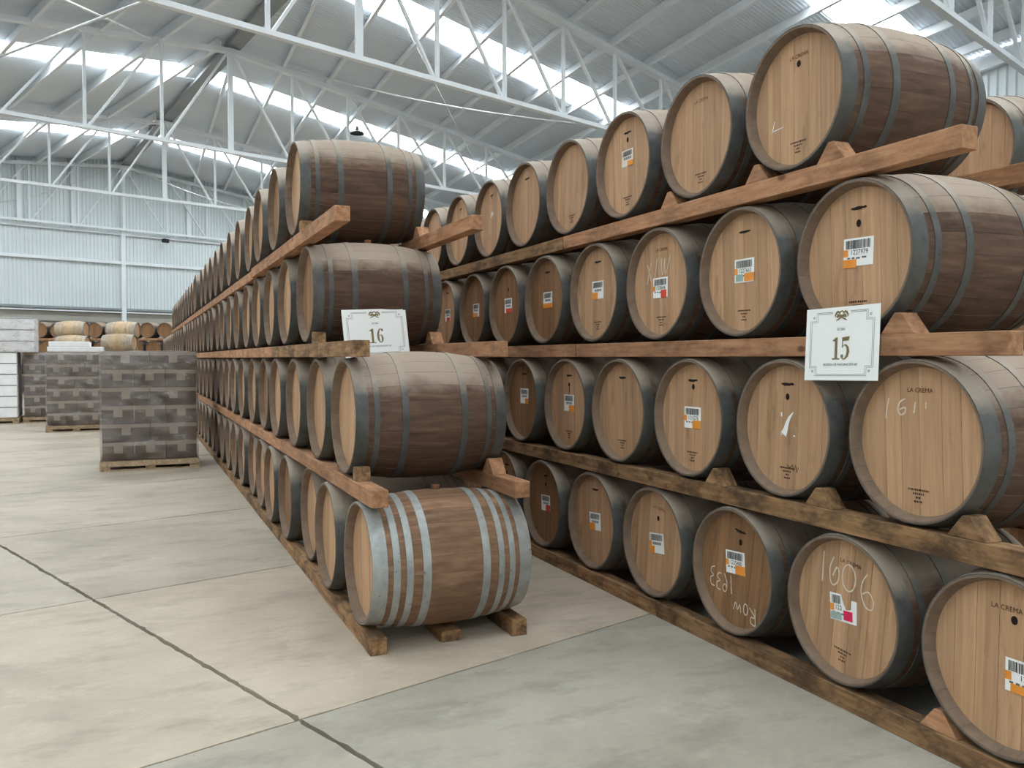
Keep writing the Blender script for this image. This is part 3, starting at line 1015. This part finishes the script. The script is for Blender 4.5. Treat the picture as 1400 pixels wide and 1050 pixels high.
def sticker(root, roll, a, b, w=.152, h=.118, num=None, patches=(), tilt=0.0, torn=False, simple=False, m='paper'):
    st = empty('barcode_sticker', (HX - .0006, 0, ZC), 0, root)
    st.location.y = -(a * math.cos(roll) + 0) - b * math.sin(roll) * 0 ; st.location.z = ZC + b
    st.rotation_euler = (roll + tilt, 0, 0)
    bm = bmesh.new()
    if torn:
        pts = [(-w / 2, -h / 2), (w / 2, -h / 2), (w / 2 + .004, h * .36), (w * .32, h * .36), (w * .30, h * .02), (w * .12, -.005), (w * .02, h * .2), (-.01, h / 2), (-w / 2, h / 2)]
        bm.faces.new([bm.verts.new(P(x, y)) for x, y in pts])
    else:
        n = 6
        vs = []
        for i in range(n + 1):
            x = -w / 2 + w * i / n
            lift = 0.0
            vs.append((bm.verts.new(P(x, -h / 2, lift)), bm.verts.new(P(x, h / 2, lift))))
        for p, q in zip(vs, vs[1:]): bm.faces.new((p[0], q[0], q[1], p[1]))
    link('paper_sheet', mesh_from(bm, 'paper_sheet', m), st)
    rr = random.Random((num or '7') + str(a))
    bm = bmesh.new()
    x = -w / 2 + .012
    lim = w / 2 - .018 if not torn else -.012
    while x < lim:
        bw = rr.choice((.0018, .0018, .0032, .005))
        rect(bm, x, x + bw, h * .12, h * .43, -.0006); x += bw + rr.choice((.0016, .0016, .003))
    link('barcode', mesh_from(bm, 'barcode', 'ink'), st)
    if num:
        me = text_mesh(num, .030, 'ink', .92)
        link('number', me, st, (-.0008, -.006 if not torn else .026, -.002))
        bm = bmesh.new()
        for (x0, x1, yy) in ((-.06, -.045, -.22), (-.035, -.02, -.22), (-.012, .01, -.23), (.02, .045, -.21)):
            rect(bm, x0, min(x1, w / 2 - .01), h * yy - .003, h * yy + .004, -.0006)
        link('small_print', mesh_from(bm, 'small_print', 'inkgrey'), st)
    else:
        bm = bmesh.new()
        for k in range(7): rect(bm, -.042 + k * .013, -.033 + k * .013, -.010, .006, -.0006)
        link('small_print', mesh_from(bm, 'small_print', 'inkgrey'), st)
    for q, (x0, x1, y0, y1, mm) in enumerate(patches):
        bm = bmesh.new(); rect(bm, x0 * w, x1 * w, y0 * h, y1 * h, -.0009 - .0003 * q)
        link('coloured_patch', mesh_from(bm, 'coloured_patch', mm), st)
    return st
def smooth(pts, n=5):
    if len(pts) < 3: return [(pts[0][0] + (pts[-1][0] - pts[0][0]) * i / 6, pts[0][1] + (pts[-1][1] - pts[0][1]) * i / 6) for i in range(7)]
    out = []
    P_ = [pts[0]] + list(pts) + [pts[-1]]
    for a, b, c, d in zip(P_, P_[1:], P_[2:], P_[3:]):
        for i in range(n):
            t = i / n
            out.append(tuple(.5 * (2 * b[k] + (c[k] - a[k]) * t + (2 * a[k] - 5 * b[k] + 4 * c[k] - d[k]) * t * t + (3 * b[k] - a[k] - 3 * c[k] + d[k]) * t ** 3) for k in (0, 1)))
    out.append(pts[-1])
    return out
def chalk(root, roll, strokes, w=.0068, flip=False):
    bm = bmesh.new()
    for i, s in enumerate(strokes):
        s = smooth(s) if len(s) < 16 else s
        pts = [(-x, -y) for x, y in s] if flip else s
        ribbon(bm, pts, [w * (.75 + .5 * random.random()) for _ in pts], -.0003 * i)
    flat_obj('chalk_writing', bm, 'chalk', root, HX - .0002, roll)
def roll_of(k): return rolls15.get(k, 0.0)
OR_L = (-.5, -.34, -.16, .1, 'orange')
# bottom tier
marks(S15[0, 0], 0, stamp=True, dot=(.03, .165))
sticker(S15[0, 0], 0, .075, -.03, num='1227979'[:4] + '', patches=(OR_L, (-.36, .5, -.5, -.24, 'orange')))
marks(S15[0, 1], .1, stamp=True, low=True)
sticker(S15[0, 1], 0, -.02, -.005, num='122', patches=(OR_L, (.02, .36, -.42, -.06, 'pink'), (-.5, -.05, -.46, -.2, 'teal')), torn=True, tilt=-.05)
chalk(S15[0, 1], 0, [[(-.135, .225), (-.140, .16), (-.145, .085)],
                      [(-.075, .21), (-.098, .16), (-.095, .10), (-.075, .085), (-.05, .11), (-.045, .15), (-.06, .165), (-.082, .125)],
                      arc(.012, .135, .038, .058, 100, 465, 22),
                      [(.115, .175), (.088, .135), (.082, .085), (.105, .035), (.14, .03), (.148, .065), (.122, .1), (.088, .085)]])
marks(S15[0, 2], .14, bar_=True, dot=(.01, .15))
sticker(S15[0, 2], 0, -.01, .035, num='1225400', patches=(OR_L, (0, .5, -.5, -.1, 'orange')), tilt=-.06)
chalk(S15[0, 2], 0, [[(.040, .135), (.046, .04)], [(.098, .04), (.078, .085), (.082, .125), (.1, .135), (.112, .115), (.095, .095), (.08, .105)][::-1],
                      [(.122, .045), (.148, .05), (.156, .07), (.135, .085), (.16, .1), (.158, .128), (.13, .135)],
                      [(.178, .02), (.206, .03), (.21, .055), (.188, .07), (.214, .085), (.21, .118), (.18, .125)],
                      [(-.15, .25), (-.146, .165)], [(-.16, .25), (-.12, .245), (-.115, .215), (-.147, .207), (-.105, .168)],
                      arc(-.076, .185, .016, .028, 90, 450, 12),
                      [(-.04, .21), (-.03, .172), (-.012, .2), (.004, .168), (.02, .208)]], w=.0062, flip=True)
marks(S15[0, 3], .1, stamp=True, dot=(.0, .14)); sticker(S15[0, 3], 0, .0, -.01, patches=(OR_L, (-.5, -.16, -.5, -.16, 'orange')), tilt=-.1)
marks(S15[0, 4], 0, bar_=True); sticker(S15[0, 4], 0, .0, -.01, patches=((-.5, 0, -.5, -.1, 'orange'),), tilt=-.08)
marks(S15[0, 5], 0, tee=True, dot=(.0, .14)); sticker(S15[0, 5], 0, .0, -.0, patches=((.0, .5, -.5, -.1, 'red'),), tilt=-.05)
marks(S15[0, 6], 0, bar_=True, dot=(.0, .14)); sticker(S15[0, 6], 0, .0, .0, patches=((.0, .5, -.5, -.1, 'orange'),))
# second tier
marks(S15[1, 0], 0, stamp=True, low=True)
chalk(S15[1, 0], 0, [[(-.15, .165), (-.16, .12), (-.165, .08)], [(-.07, .165), (-.095, .15), (-.105, .12), (-.09, .1), (-.07, .11), (-.07, .13), (-.098, .12)],
                     [(-.02, .155), (-.026, .11)], [(.03, .155), (.03, .13)]], w=.0062)
marks(S15[1, 1], 0, bar_=True, dot=(.0, .145), low=True)
bm = bmesh.new()
ribbon(bm, [(-.025, -.035), (-.012, -.01), (-.002, .02), (.014, .048), (.04, .075)], [.04, .03, .022, .016, .004])
rect(bm, -.045, -.035, .05, .07); rect(bm, .04, .052, -.04, -.033); rect(bm, -.045, -.036, -.037, -.032)
flat_obj('torn_sticker_scraps', bm, 'paper', S15[1, 1], HX)
bm = bmesh.new()
ribbon(bm, [(.0, -.175), (.02, -.19), (.035, -.17), (.045, -.2), (.058, -.172), (.068, -.205), (.078, -.18)], [.003, .006, .005, .007, .005, .006, .003])
flat_obj('smeared_mark', bm, 'smudge', S15[1, 1], HX - .0003)
marks(S15[1, 2], 0, bar_=True, dot=(.005, .17), low=True); sticker(S15[1, 2], 0, .0, .0, num='1214276', patches=(OR_L, (0, .5, -.5, -.12, 'orange')))
marks(S15[1, 3], 0, bar_=True, low=True)
marks(S15[1, 4], 0, bar_=True, dot=(.0, .14), drip=True, low=True); sticker(S15[1, 4], 0, .0, .01, patches=((0, .5, -.5, -.12, 'orange'),))
marks(S15[1, 5], 0, bar_=True); sticker(S15[1, 5], 0, .0, .03, patches=((.1, .5, -.5, -.16, 'orange'),))
# third tier
marks(S15[2, 0], 0, bar_=True, dot=(.0, .14), low=True)
sticker(S15[2, 0], 0, .0, .02, w=.165, num='1227979', patches=(OR_L, (-.5, -.05, -.56, -.26, 'orange')), tilt=.02)
marks(S15[2, 1], 0, bar_=True, low=True); sticker(S15[2, 1], 0, .0, .01, num='1227663', patches=(OR_L, (.0, .5, -.46, -.12, 'orange'), (-.42, -.05, -.45, -.15, 'teal')))
marks(S15[2, 2], 0, stamp=True, low=True); sticker(S15[2, 2], 0, -.01, -.02, num='1228646', patches=(OR_L, (.05, .42, -.5, -.12, 'red')))
chalk(S15[2, 2], 0, [[(-.15, .13), (-.105, .02)], [(-.11, .135), (-.15, .01)], [(-.045, .15), (-.07, .03)], [(.0, .15), (.01, .05), (.035, .15)], [(.035, .145), (.045, .05), (.09, .16)]], w=.0062)
marks(S15[2, 3], 0, bar_=True, low=True); sticker(S15[2, 3], 0, .0, .02, patches=((-.5, 0, -.5, -.12, 'orange'),))
marks(S15[2, 4], 0, bar_=True); sticker(S15[2, 4], 0, .0, .0, patches=((-.5, .5, -.5, -.2, 'orange'),))
marks(S15[2, 5], 0, dot=(.0, .13)); sticker(S15[2, 5], 0, .0, .0, patches=((-.3, .5, -.5, -.2, 'red'),))
marks(S15[2, 6], 0); sticker(S15[2, 6], 0, .0, .0, patches=((-.5, .2, -.5, -.2, 'orange'),))
marks(S15[2, 7], 0, bar_=True); sticker(S15[2, 7], 0, .0, -.01, patches=((-.2, .4, -.5, -.2, 'red'),))
# top tier
marks(S15[3, 0], 0, stamp=True, dot=(.0, .165), low=True, scratch=True)
marks(S15[3, 1], 0, stamp=True, low=True)
marks(S15[3, 2], 0, bar_=True, dot=(.0, .16), low=True); sticker(S15[3, 2], 0, .0, .05, w=.13, h=.1, patches=((.0, .5, -.5, -.2, 'orange'),), m='paper_warm')
marks(S15[3, 3], 0, low=True)
marks(S15[3, 4], 0, bar_=True)
marks(S15[3, 5], 0, tee=True)
bm = bmesh.new(); ribbon(bm, [(-.02, .02), (.0, .06), (.02, .03), (.03, .06)], [.02, .03, .02, .01]); flat_obj('torn_sticker_scraps', bm, 'paper_warm', S15[3, 5], HX)
marks(S15[3, 6], 0, tee=True)
# stack sixteen stickers: white slips toward the aisle-end side of the head
for key, a, b in (((1, 0), .17, .05), ((1, 1), .16, -.03), ((2, 0), .16, .15), ((2, 1), .15, .1), ((2, 2), .1, .0), ((3, 0), .17, .16), ((3, 2), .15, .03), ((1, 2), .15, .1), ((2, 3), .13, .05), ((1, 3), .14, .05), ((2, 5), .13, .05)):
    sticker(S16[key], 0, a, b, w=.11, h=.11, simple=True, m='paper_warm')

# ------------------------------------------------------------------ signs
def sign(root, w, h, digits):
    bm = bmesh.new()
    n = 10
    box(bm, -.0008, 0, -w / 2, w / 2, -h / 2, h / 2)
    bmesh.ops.subdivide_edges(bm, edges=[e for e in bm.edges if abs(e.verts[0].co.y - e.verts[1].co.y) > .1], cuts=n)
    link('paper_sheet', mesh_from(bm, 'paper_sheet', 'paper'), root)
    x = -.0016
    bm = bmesh.new()
    for ins, gap in ((.028, 0), (.036, 0)):
        a, b = w / 2 - ins, h / 2 - ins * .72
        c = .035
        for sx in (-1, 1):
            ribbon(bm, [(sx * (a - (.0 if ins < .03 else -.0)), -b + c), (sx * a, b - c)], .0018, x)
            for sy in (-1, 1):
                ribbon(bm, [(sx * a, sy * (b - c)), (sx * (a - c), sy * (b - c))], .0014, x)
                ribbon(bm, [(sx * (a - c), sy * (b - c)), (sx * (a - c), sy * b)], .0014, x)
        ribbon(bm, [(-a + c, -b), (a - c, -b)], .0018, x)
        ribbon(bm, [(-a + c, b), (-.05, b)], .0018, x); ribbon(bm, [(.05, b), (a - c, b)], .0018, x)
    for sx in (-1, 1):
        for sy in (-1, 1):
            ribbon(bm, arc(sx * (w / 2 - .048), sy * (h / 2 - .040), .005, .004, 0, 330, 8), .0025, x)
    link('border', mesh_from(bm, 'border', 'inkgrey'), root)
    # crest: shield over a ribbon with leaves
    bm = bmesh.new()
    cy = h / 2 - .036
    ribbon(bm, arc(0, cy + .004, .012, .014, 0, 360, 16), .006, x)
    for sx in (-1, 1):
        ribbon(bm, [(sx * .012, cy + .012), (sx * .022, cy + .016), (sx * .030, cy + .010), (sx * .036, cy + .0), (sx * .032, cy - .008)], [.008, .010, .010, .008, .004], x - .0003)
        ribbon(bm, [(sx * .006, cy - .010), (sx * .018, cy - .017), (sx * .030, cy - .022)], [.006, .007, .003], x - .0003)
        ribbon(bm, [(sx * .016, cy + .004), (sx * .026, cy + .002)], .006, x - .0004)
    ribbon(bm, [(-.028, cy - .006), (-.014, cy - .003), (.0, cy - .002), (.014, cy - .003), (.028, cy - .006)], .010, x - .0005)
    link('crest', mesh_from(bm, 'crest', 'gold'), root)
    k = 1.0
    link('lettering', text_mesh('ESTIBA', .0165, 'ink', .9), root, (x, 0, h * .195))
    link('lettering', text_mesh('BODEGA DE MADURACI\u00d3N #3', .0155, 'ink', .88), root, (x, 0, -h * .285))
    # serif numerals drawn as strokes
    bm = bmesh.new()
    def one(ox):
        rect(bm, ox - .0085, ox + .0065, -.046, .046, x)
        rect(bm, ox - .022, ox + .020, -.048, -.042, x - .0002)
        bm.faces.new([bm.verts.new(P(a_, b_, x - .0002)) for a_, b_ in ((ox - .024, .034), (ox - .0085, .030), (ox + .0065, .048), (ox + .002, .048))])
    def five(ox):
        bm.faces.new([bm.verts.new(P(a_, b_, x)) for a_, b_ in ((ox - .018, .030), (ox + .018, .032), (ox + .024, .050), (ox - .018, .046))])
        rect(bm, ox - .018, ox - .0135, .002, .034, x - .0002)
        ribbon(bm, [(ox - .016, .004), (ox - .006, .013), (ox + .004, .013), (ox + .014, .002), (ox + .017, -.014), (ox + .012, -.033), (ox + .0, -.045), (ox - .012, -.046), (ox - .018, -.038)],
               [.003, .005, .008, .013, .015, .013, .007, .005, .008], x - .0004)
        ribbon(bm, arc(ox - .016, -.034, .004, .004, 0, 360, 10), .008, x - .0006)
    def six(ox):
        ribbon(bm, [(ox + .016, .040), (ox + .008, .046), (ox - .003, .040), (ox - .011, .022), (ox - .0135, -.002), (ox - .012, -.024), (ox - .004, -.042), (ox + .004, -.0455), (ox + .012, -.038), (ox + .016, -.020), (ox + .012, -.002), (ox + .004, .005), (ox - .006, .0)],
               [.006, .005, .008, .013, .015, .014, .008, .005, .010, .013, .010, .005, .003], x - .0002)
        ribbon(bm, arc(ox + .016, .036, .004, .004, 0, 360, 10), .007, x - .0005)
    one(-.024)
    (five if digits == '15' else six)(.026)
    link('number', mesh_from(bm, 'number', 'gold'), root, (0, 0, -.02))
sg = empty('row_sign', (X15 - .0085, 2.815, 1.569))
tag(sg, 'white paper sign reading Estiba 15 hung on the timber rail', 'sign')
sg.rotation_euler = (R(-1.0), R(3.2), R(.4))
sign(sg, .415, .315, '15')
b1, c0 = S16[1, 1].location, S16[2, 0].location          # stands on the second barrel, leans on the end barrel above
yb_ = b1.y - .135
zb_ = b1.z + ZC + math.sqrt((RB - .002) ** 2 - .135 ** 2)
hs_ = .315
lean = next(a for a in range(0, 40) if (yb_ + hs_ * math.sin(R(a)) - c0.y) ** 2 + (zb_ + hs_ * math.cos(R(a)) - c0.z - ZC) ** 2 < (RB + .002) ** 2)
sg = empty('row_sign', (1.452, yb_ + hs_ / 2 * math.sin(R(lean)), zb_ + hs_ / 2 * math.cos(R(lean))))
tag(sg, 'white paper sign reading Estiba 16 leaning on the third tier end barrel', 'sign')
sg.rotation_euler = (R(-3.0), R(lean), R(92.0))
sign(sg, .435, hs_, '16')

# ------------------------------------------------------------------ wrapped pallets
def pallet_load(x0, x1, y, depth, layers, zt, lab, white=False, z0=0.0, film_=True, top=0, per=3, wood=True):
    w = x1 - x0
    root = empty('wrapped_pallet', ((x0 + x1) / 2, y + depth / 2, z0))
    tag(root, lab, 'pallet', 'wrapped pallets of cartons')
    ph = .14 if wood else .0
    hw, hd = w / 2, depth / 2
    if wood:
        P_ = empty('pallet', (0, 0, 0), 0, root)
        for k in range(3):
            yy = -hd + (depth - .1) * k / 2
            bm = bmesh.new(); box(bm, -hw, hw, yy, yy + .1, 0, .02)
            link('bottom_board', mesh_from(bm, 'bottom_board', 'pallet'), P_)
            for q in range(3):
                xx = -hw + (w - .13) * q / 2
                bm = bmesh.new(); box(bm, xx, xx + .13, yy, yy + .1, .02, .11)
                link('block', mesh_from(bm, 'block', 'pallet'), P_)
        for k in range(7):
            yy = -hd + (depth - .1) * k / 6
            bm = bmesh.new(); box(bm, -hw, hw, yy, yy + .1, .11, .13)
            link('deck_board', mesh_from(bm, 'deck_board', 'pallet'), P_)
        bm = bmesh.new(); box(bm, -hw, hw, -hd - .012, -hd, .06, .13)
        link('deck_board', mesh_from(bm, 'deck_board', 'pallet'), P_)
    H = zt - z0 - ph
    lh = H / layers
    m = .03
    body = 'carton_white' if white else 'carton'
    for l in range(layers):
        za, zb = ph + lh * l, ph + lh * (l + 1)
        n = per if l % 2 == 0 else max(per - 1, 1)
        for row in range(2):
            ya, yb = (-hd + m, -.003) if row == 0 else (.003, hd - m)
            for q in range(n):
                xa = -hw + m + (w - 2 * m) * q / n; xb = -hw + m + (w - 2 * m) * (q + 1) / n
                bm = bmesh.new(); box(bm, xa + .003, xb - .003, ya, yb, za + .002, zb - .002)
                bmesh.ops.bevel(bm, geom=list(bm.edges), offset=.006, segments=1, affect='EDGES')
                c = link('carton', mesh_from(bm, 'carton', body), root)
                if row == 0 and not white:
                    bm = bmesh.new(); box(bm, xa + .004, xb - .004, ya - .004, ya, zb - lh * .22, zb - .004)
                    link('flap', mesh_from(bm, 'flap', 'carton_band'), c)
                    xm = (xa + xb) / 2
                    bm = bmesh.new(); box(bm, xm - .055, xm + .055, ya - .007, ya - .001, zb - lh * .62, zb - .004)
                    link('tape', mesh_from(bm, 'tape', 'carton_band'), c)
                if white and row == 0:
                    bm = bmesh.new(); box(bm, xa + .004, xb - .004, ya - .003, ya + .001, zb - .022, zb - .006)
                    link('lid_edge', mesh_from(bm, 'lid_edge', 'inkgrey'), c)
    if film_:
        bm = bmesh.new(); box(bm, -hw + .008, hw - .008, -hd + .008, hd - .008, ph - .03 if wood else .004, zt - z0 + .012)
        bmesh.ops.bevel(bm, geom=[e for e in bm.edges], offset=.02, segments=2, affect='EDGES')
        bmesh.ops.subdivide_edges(bm, edges=[e for e in bm.edges if e.calc_length() > .3], cuts=7, use_grid_fill=True)
        for v in bm.verts:
            k = mnoise.noise(v.co * 6 + Vector((x0, 0, 0)))
            v.co.y += .006 * k; v.co.x += .006 * mnoise.noise(v.co * 5)
        link('stretch_film', mesh_from(bm, 'stretch_film', 'film', True), root)
    for k in range(top):
        bm = bmesh.new(); box(bm, -hw + .04 + .03 * k, hw - .05 - .25 * k, -hd + .1, hd - .1, zt - z0 + .011 + .106 * k, zt - z0 + .117 + .106 * k)
        bmesh.ops.bevel(bm, geom=list(bm.edges), offset=.008, segments=1, affect='EDGES')
        link('white_carton', mesh_from(bm, 'white_carton', 'carton_white'), root)
    return root
pallet_load(-.44, .81, 12.64, 1.05, 6, 1.60, 'film-wrapped pallet of brown cartons closest to the stack sixteen barrels')
pallet_load(-1.67, -.55, 19.8, 1.05, 6, 1.63, 'film-wrapped pallet of brown cartons with white boxes laid on top', top=2)
pallet_load(-2.40, -1.30, 23.0, 1.05, 6, 1.638, 'film-wrapped pallet of brown cartons beside the white cartons')
pallet_load(-3.70, -2.46, 22.8, 1.1, 6, 1.65, 'pallet of white cartons standing on the floor beside the wrapped brown ones', white=True, per=2, film_=False)
pallet_load(-3.75, -2.09, 22.78, 1.0, 3, 2.44, 'block of wrapped white cartons set on top of the white carton pallet', white=True, z0=1.648, per=2, wood=False, film_=True)

# ------------------------------------------------------------------ barrels by the back wall
LF, RF0, RF1 = 1.16, .29, .345
ME['bodyS'] = body_mesh(32, 10, 'stave_new', LF, RF0, RF1)
ME['headS'] = disc_mesh('head', 24, RF0 - TH + .002)
HS = []
for a, b in ((0, .06), (.11, .14), (.19, .22), (.33, .37)):
    HS.append(hoop_mesh(a, b, 'hoop_bright', 32, .0035, LF, RF0, RF1)); HS.append(hoop_mesh(LF - b, LF - a, 'hoop_bright', 32, .0035, LF, RF0, RF1))
def floorpt(px, Z):
    return CAMD * Z + CAMR * ((px - 700) / F_PX * Z)
# back row: heads toward the aisle
AX = math.pi / 2 - YAW
k = 0
for px in (31, 55, 79, 105, 130, 154, 178, 202, 226, 250):
    for ti in (2, 3):
        Z = 36.5
        p = floorpt(px + (8 if ti == 2 else 0), Z)
        r = barrel('oak_barrel', p.x, p.y, ti, 'oak barrel in the %s tier against the far gable wall, %s along from its column' % (TN[ti], ordw(k // 2 + 1)), 'barrels against the back wall', body='body_far', hoopset='h6far', head='head_old', rz=AX)
        k += 1
def bar_rail(px0, px1, z, Z):
    a, b = floorpt(px0, Z), floorpt(px1, Z)
    o = bar_obj('timber_rail', (a.x, a.y, z + RAILH / 2), (b.x, b.y, z + RAILH / 2), .09, RAILH, 'rail', None)
    return o
for ti in range(0, 4):
    o = bar_rail(15, 262, ti * TIER, 37.326)
    tag(o, 'long timber rail under the hidden ends of the %s tier against the far gable wall' % TN[ti], 'timber', 'timber rails at the back wall')
    o = bar_rail(15, 262, ti * TIER, 36.544)
    tag(o, 'long timber rail under the %s tier of barrels against the far gable wall' % TN[ti], 'timber', 'timber rails at the back wall')
for ti in (0, 1):
    for i, px in enumerate((20, 44, 68, 92, 116, 140, 164, 188, 212, 236)):
        p = floorpt(px, 36.5)
        barrel('oak_barrel', p.x, p.y, ti, 'oak barrel in the %s tier against the far gable wall, %s along from its column' % (TN[ti], ordw(i + 1)), 'barrels against the back wall', body='body_far', hoopset='h6far', head='head_old', rz=AX)
def side_barrel(px, Z, z, lab, turn=0.0):
    p = floorpt(px, Z)
    root = empty('pale_barrel', (p.x, p.y, z), -YAW + turn)
    tag(root, lab, 'barrel')
    for nm, me, x in (('barrel_body', ME['bodyS'], 0), ('head', ME['headS'], CH), ('head', ME['headS'], LF - CH - .022)):
        link(nm, me, root, (x - LF / 2, 0, RF1))
    for h in HS: link('hoop', h, root, (-LF / 2, 0, RF1))
    link('bung', ME['bung'], root, (0, 0, 2 * RF1 + .01))
    return root
# two stands of timber carry the pale barrels
def stand(px, Z, z1, lab):
    p = floorpt(px, Z)
    root = empty('timber_cradle', (p.x, p.y, 0), -YAW)
    tag(root, lab, 'rack')
    for sx in (-.38, .38):
        for sy in (-.3, .3):
            bm = bmesh.new(); box(bm, sx - .05, sx + .05, sy - .05, sy + .05, 0, z1 - .1)
            link('post', mesh_from(bm, 'post', 'rail_old'), root)
        bm = bmesh.new(); box(bm, sx - .05, sx + .05, -.4, .4, z1 - .1, z1)
        link('bearer', mesh_from(bm, 'bearer', 'rail_old'), root)
for px, Z, z1, lab in ((99.5, 34.6, 2.32, 'pale new barrel lying sideways on a rack, its striped hoops bright'),
                       (100.5, 33.4, 1.72, 'pale new barrel lying lower down just above the white boxes'),
                       (169.5, 34.6, 2.30, 'pale barrel lying sideways on a rack before the dark barrel heads'),
                       (164.0, 32.6, 1.75, 'bright pale barrel lying in front of and below another pale one')):
    side_barrel(px, Z, z1, lab)
    stand(px, Z, z1 + .018, 'timber cradle holding up the ' + lab.split(' lying')[0] + (' over a lower one' if z1 > 2 else ' of the lower row') + (' near the white boxes' if px < 120 else ' near the brown cartons'))

# ------------------------------------------------------------------ lamps and scraps
p = ray(490, 181, 27.0)
lr = empty('pendant_lamp', p); tag(lr, 'round grey high-bay lamp hanging under the roof, switched off', 'lamp')
bm = bmesh.new()
prof = [(0, .05), (.02, .10), (.05, .22), (.09, .26), (.12, .26)]
rings = []
for d, r in prof: rings.append([bm.verts.new((r * math.cos(k * math.pi / 12), r * math.sin(k * math.pi / 12), -d)) for k in range(24)])
for A_, B_ in zip(rings, rings[1:]):
    for k in range(24): bm.faces.new((A_[k], A_[(k + 1) % 24], B_[(k + 1) % 24], B_[k]))
link('lamp_shade', mesh_from(bm, 'lamp_shade', 'lamp', True), lr)
bm = bmesh.new(); bmesh.ops.create_cone(bm, cap_ends=True, segments=16, radius1=.08, radius2=.05, depth=.16); link('lamp_housing', mesh_from(bm, 'lamp_housing', 'lamp'), lr, (0, 0, .07))
bm = bmesh.new(); tube(bm, [(0, 0, .14), (0, 0, roof_z(p.dot(TV), p.dot(NV)) - p.z - .02)], .015); link('stem', mesh_from(bm, 'stem', 'lamp'), lr)
p = ray(228, 328, N_BACK - .42)
fl = empty('flood_light', p, BT); tag(fl, 'small dark flood light on the far gable wall girt', 'lamp')
bm = bmesh.new(); box(bm, -.16, .16, -.10, .04, -.16, .02); bmesh.ops.bevel(bm, geom=list(bm.edges), offset=.02, segments=1, affect='EDGES'); link('lamp_head', mesh_from(bm, 'lamp_head', 'black'), fl)
bm = bmesh.new(); box(bm, -.03, .03, .0, .27, .0, .05); link('bracket', mesh_from(bm, 'bracket', 'black'), fl)

def crumple(name, loc, sx, sy, sz, lab, m='paper_warm', seed=0):
    bm = bmesh.new()
    bmesh.ops.create_icosphere(bm, subdivisions=3, radius=1)
    for v in bm.verts:
        k = 1 + .5 * mnoise.noise(v.co * 2.3 + Vector((seed, 0, 0)))
        v.co = Vector((v.co.x * sx * k, v.co.y * sy * k, max(v.co.z * sz * k, -.3 * sz)))
    zmin = min(v.co.z for v in bm.verts)
    for v in bm.verts: v.co.z -= zmin
    o = link(name, mesh_from(bm, name, m), None, loc); tag(o, lab, 'paper'); return o
crumple('crumpled_paper', (X14 + .04, 3.28, 3 * TIER + RAILH), .035, .07, .035, 'crumpled pale paper on the top rail of the stack behind stack fifteen', seed=2)
crumple('crumpled_paper', (X15 + .045, 1.83, TIER + RAILH), .03, .06, .018, 'white paper scrap on the second tier rail of stack fifteen past the end wedge', seed=5)
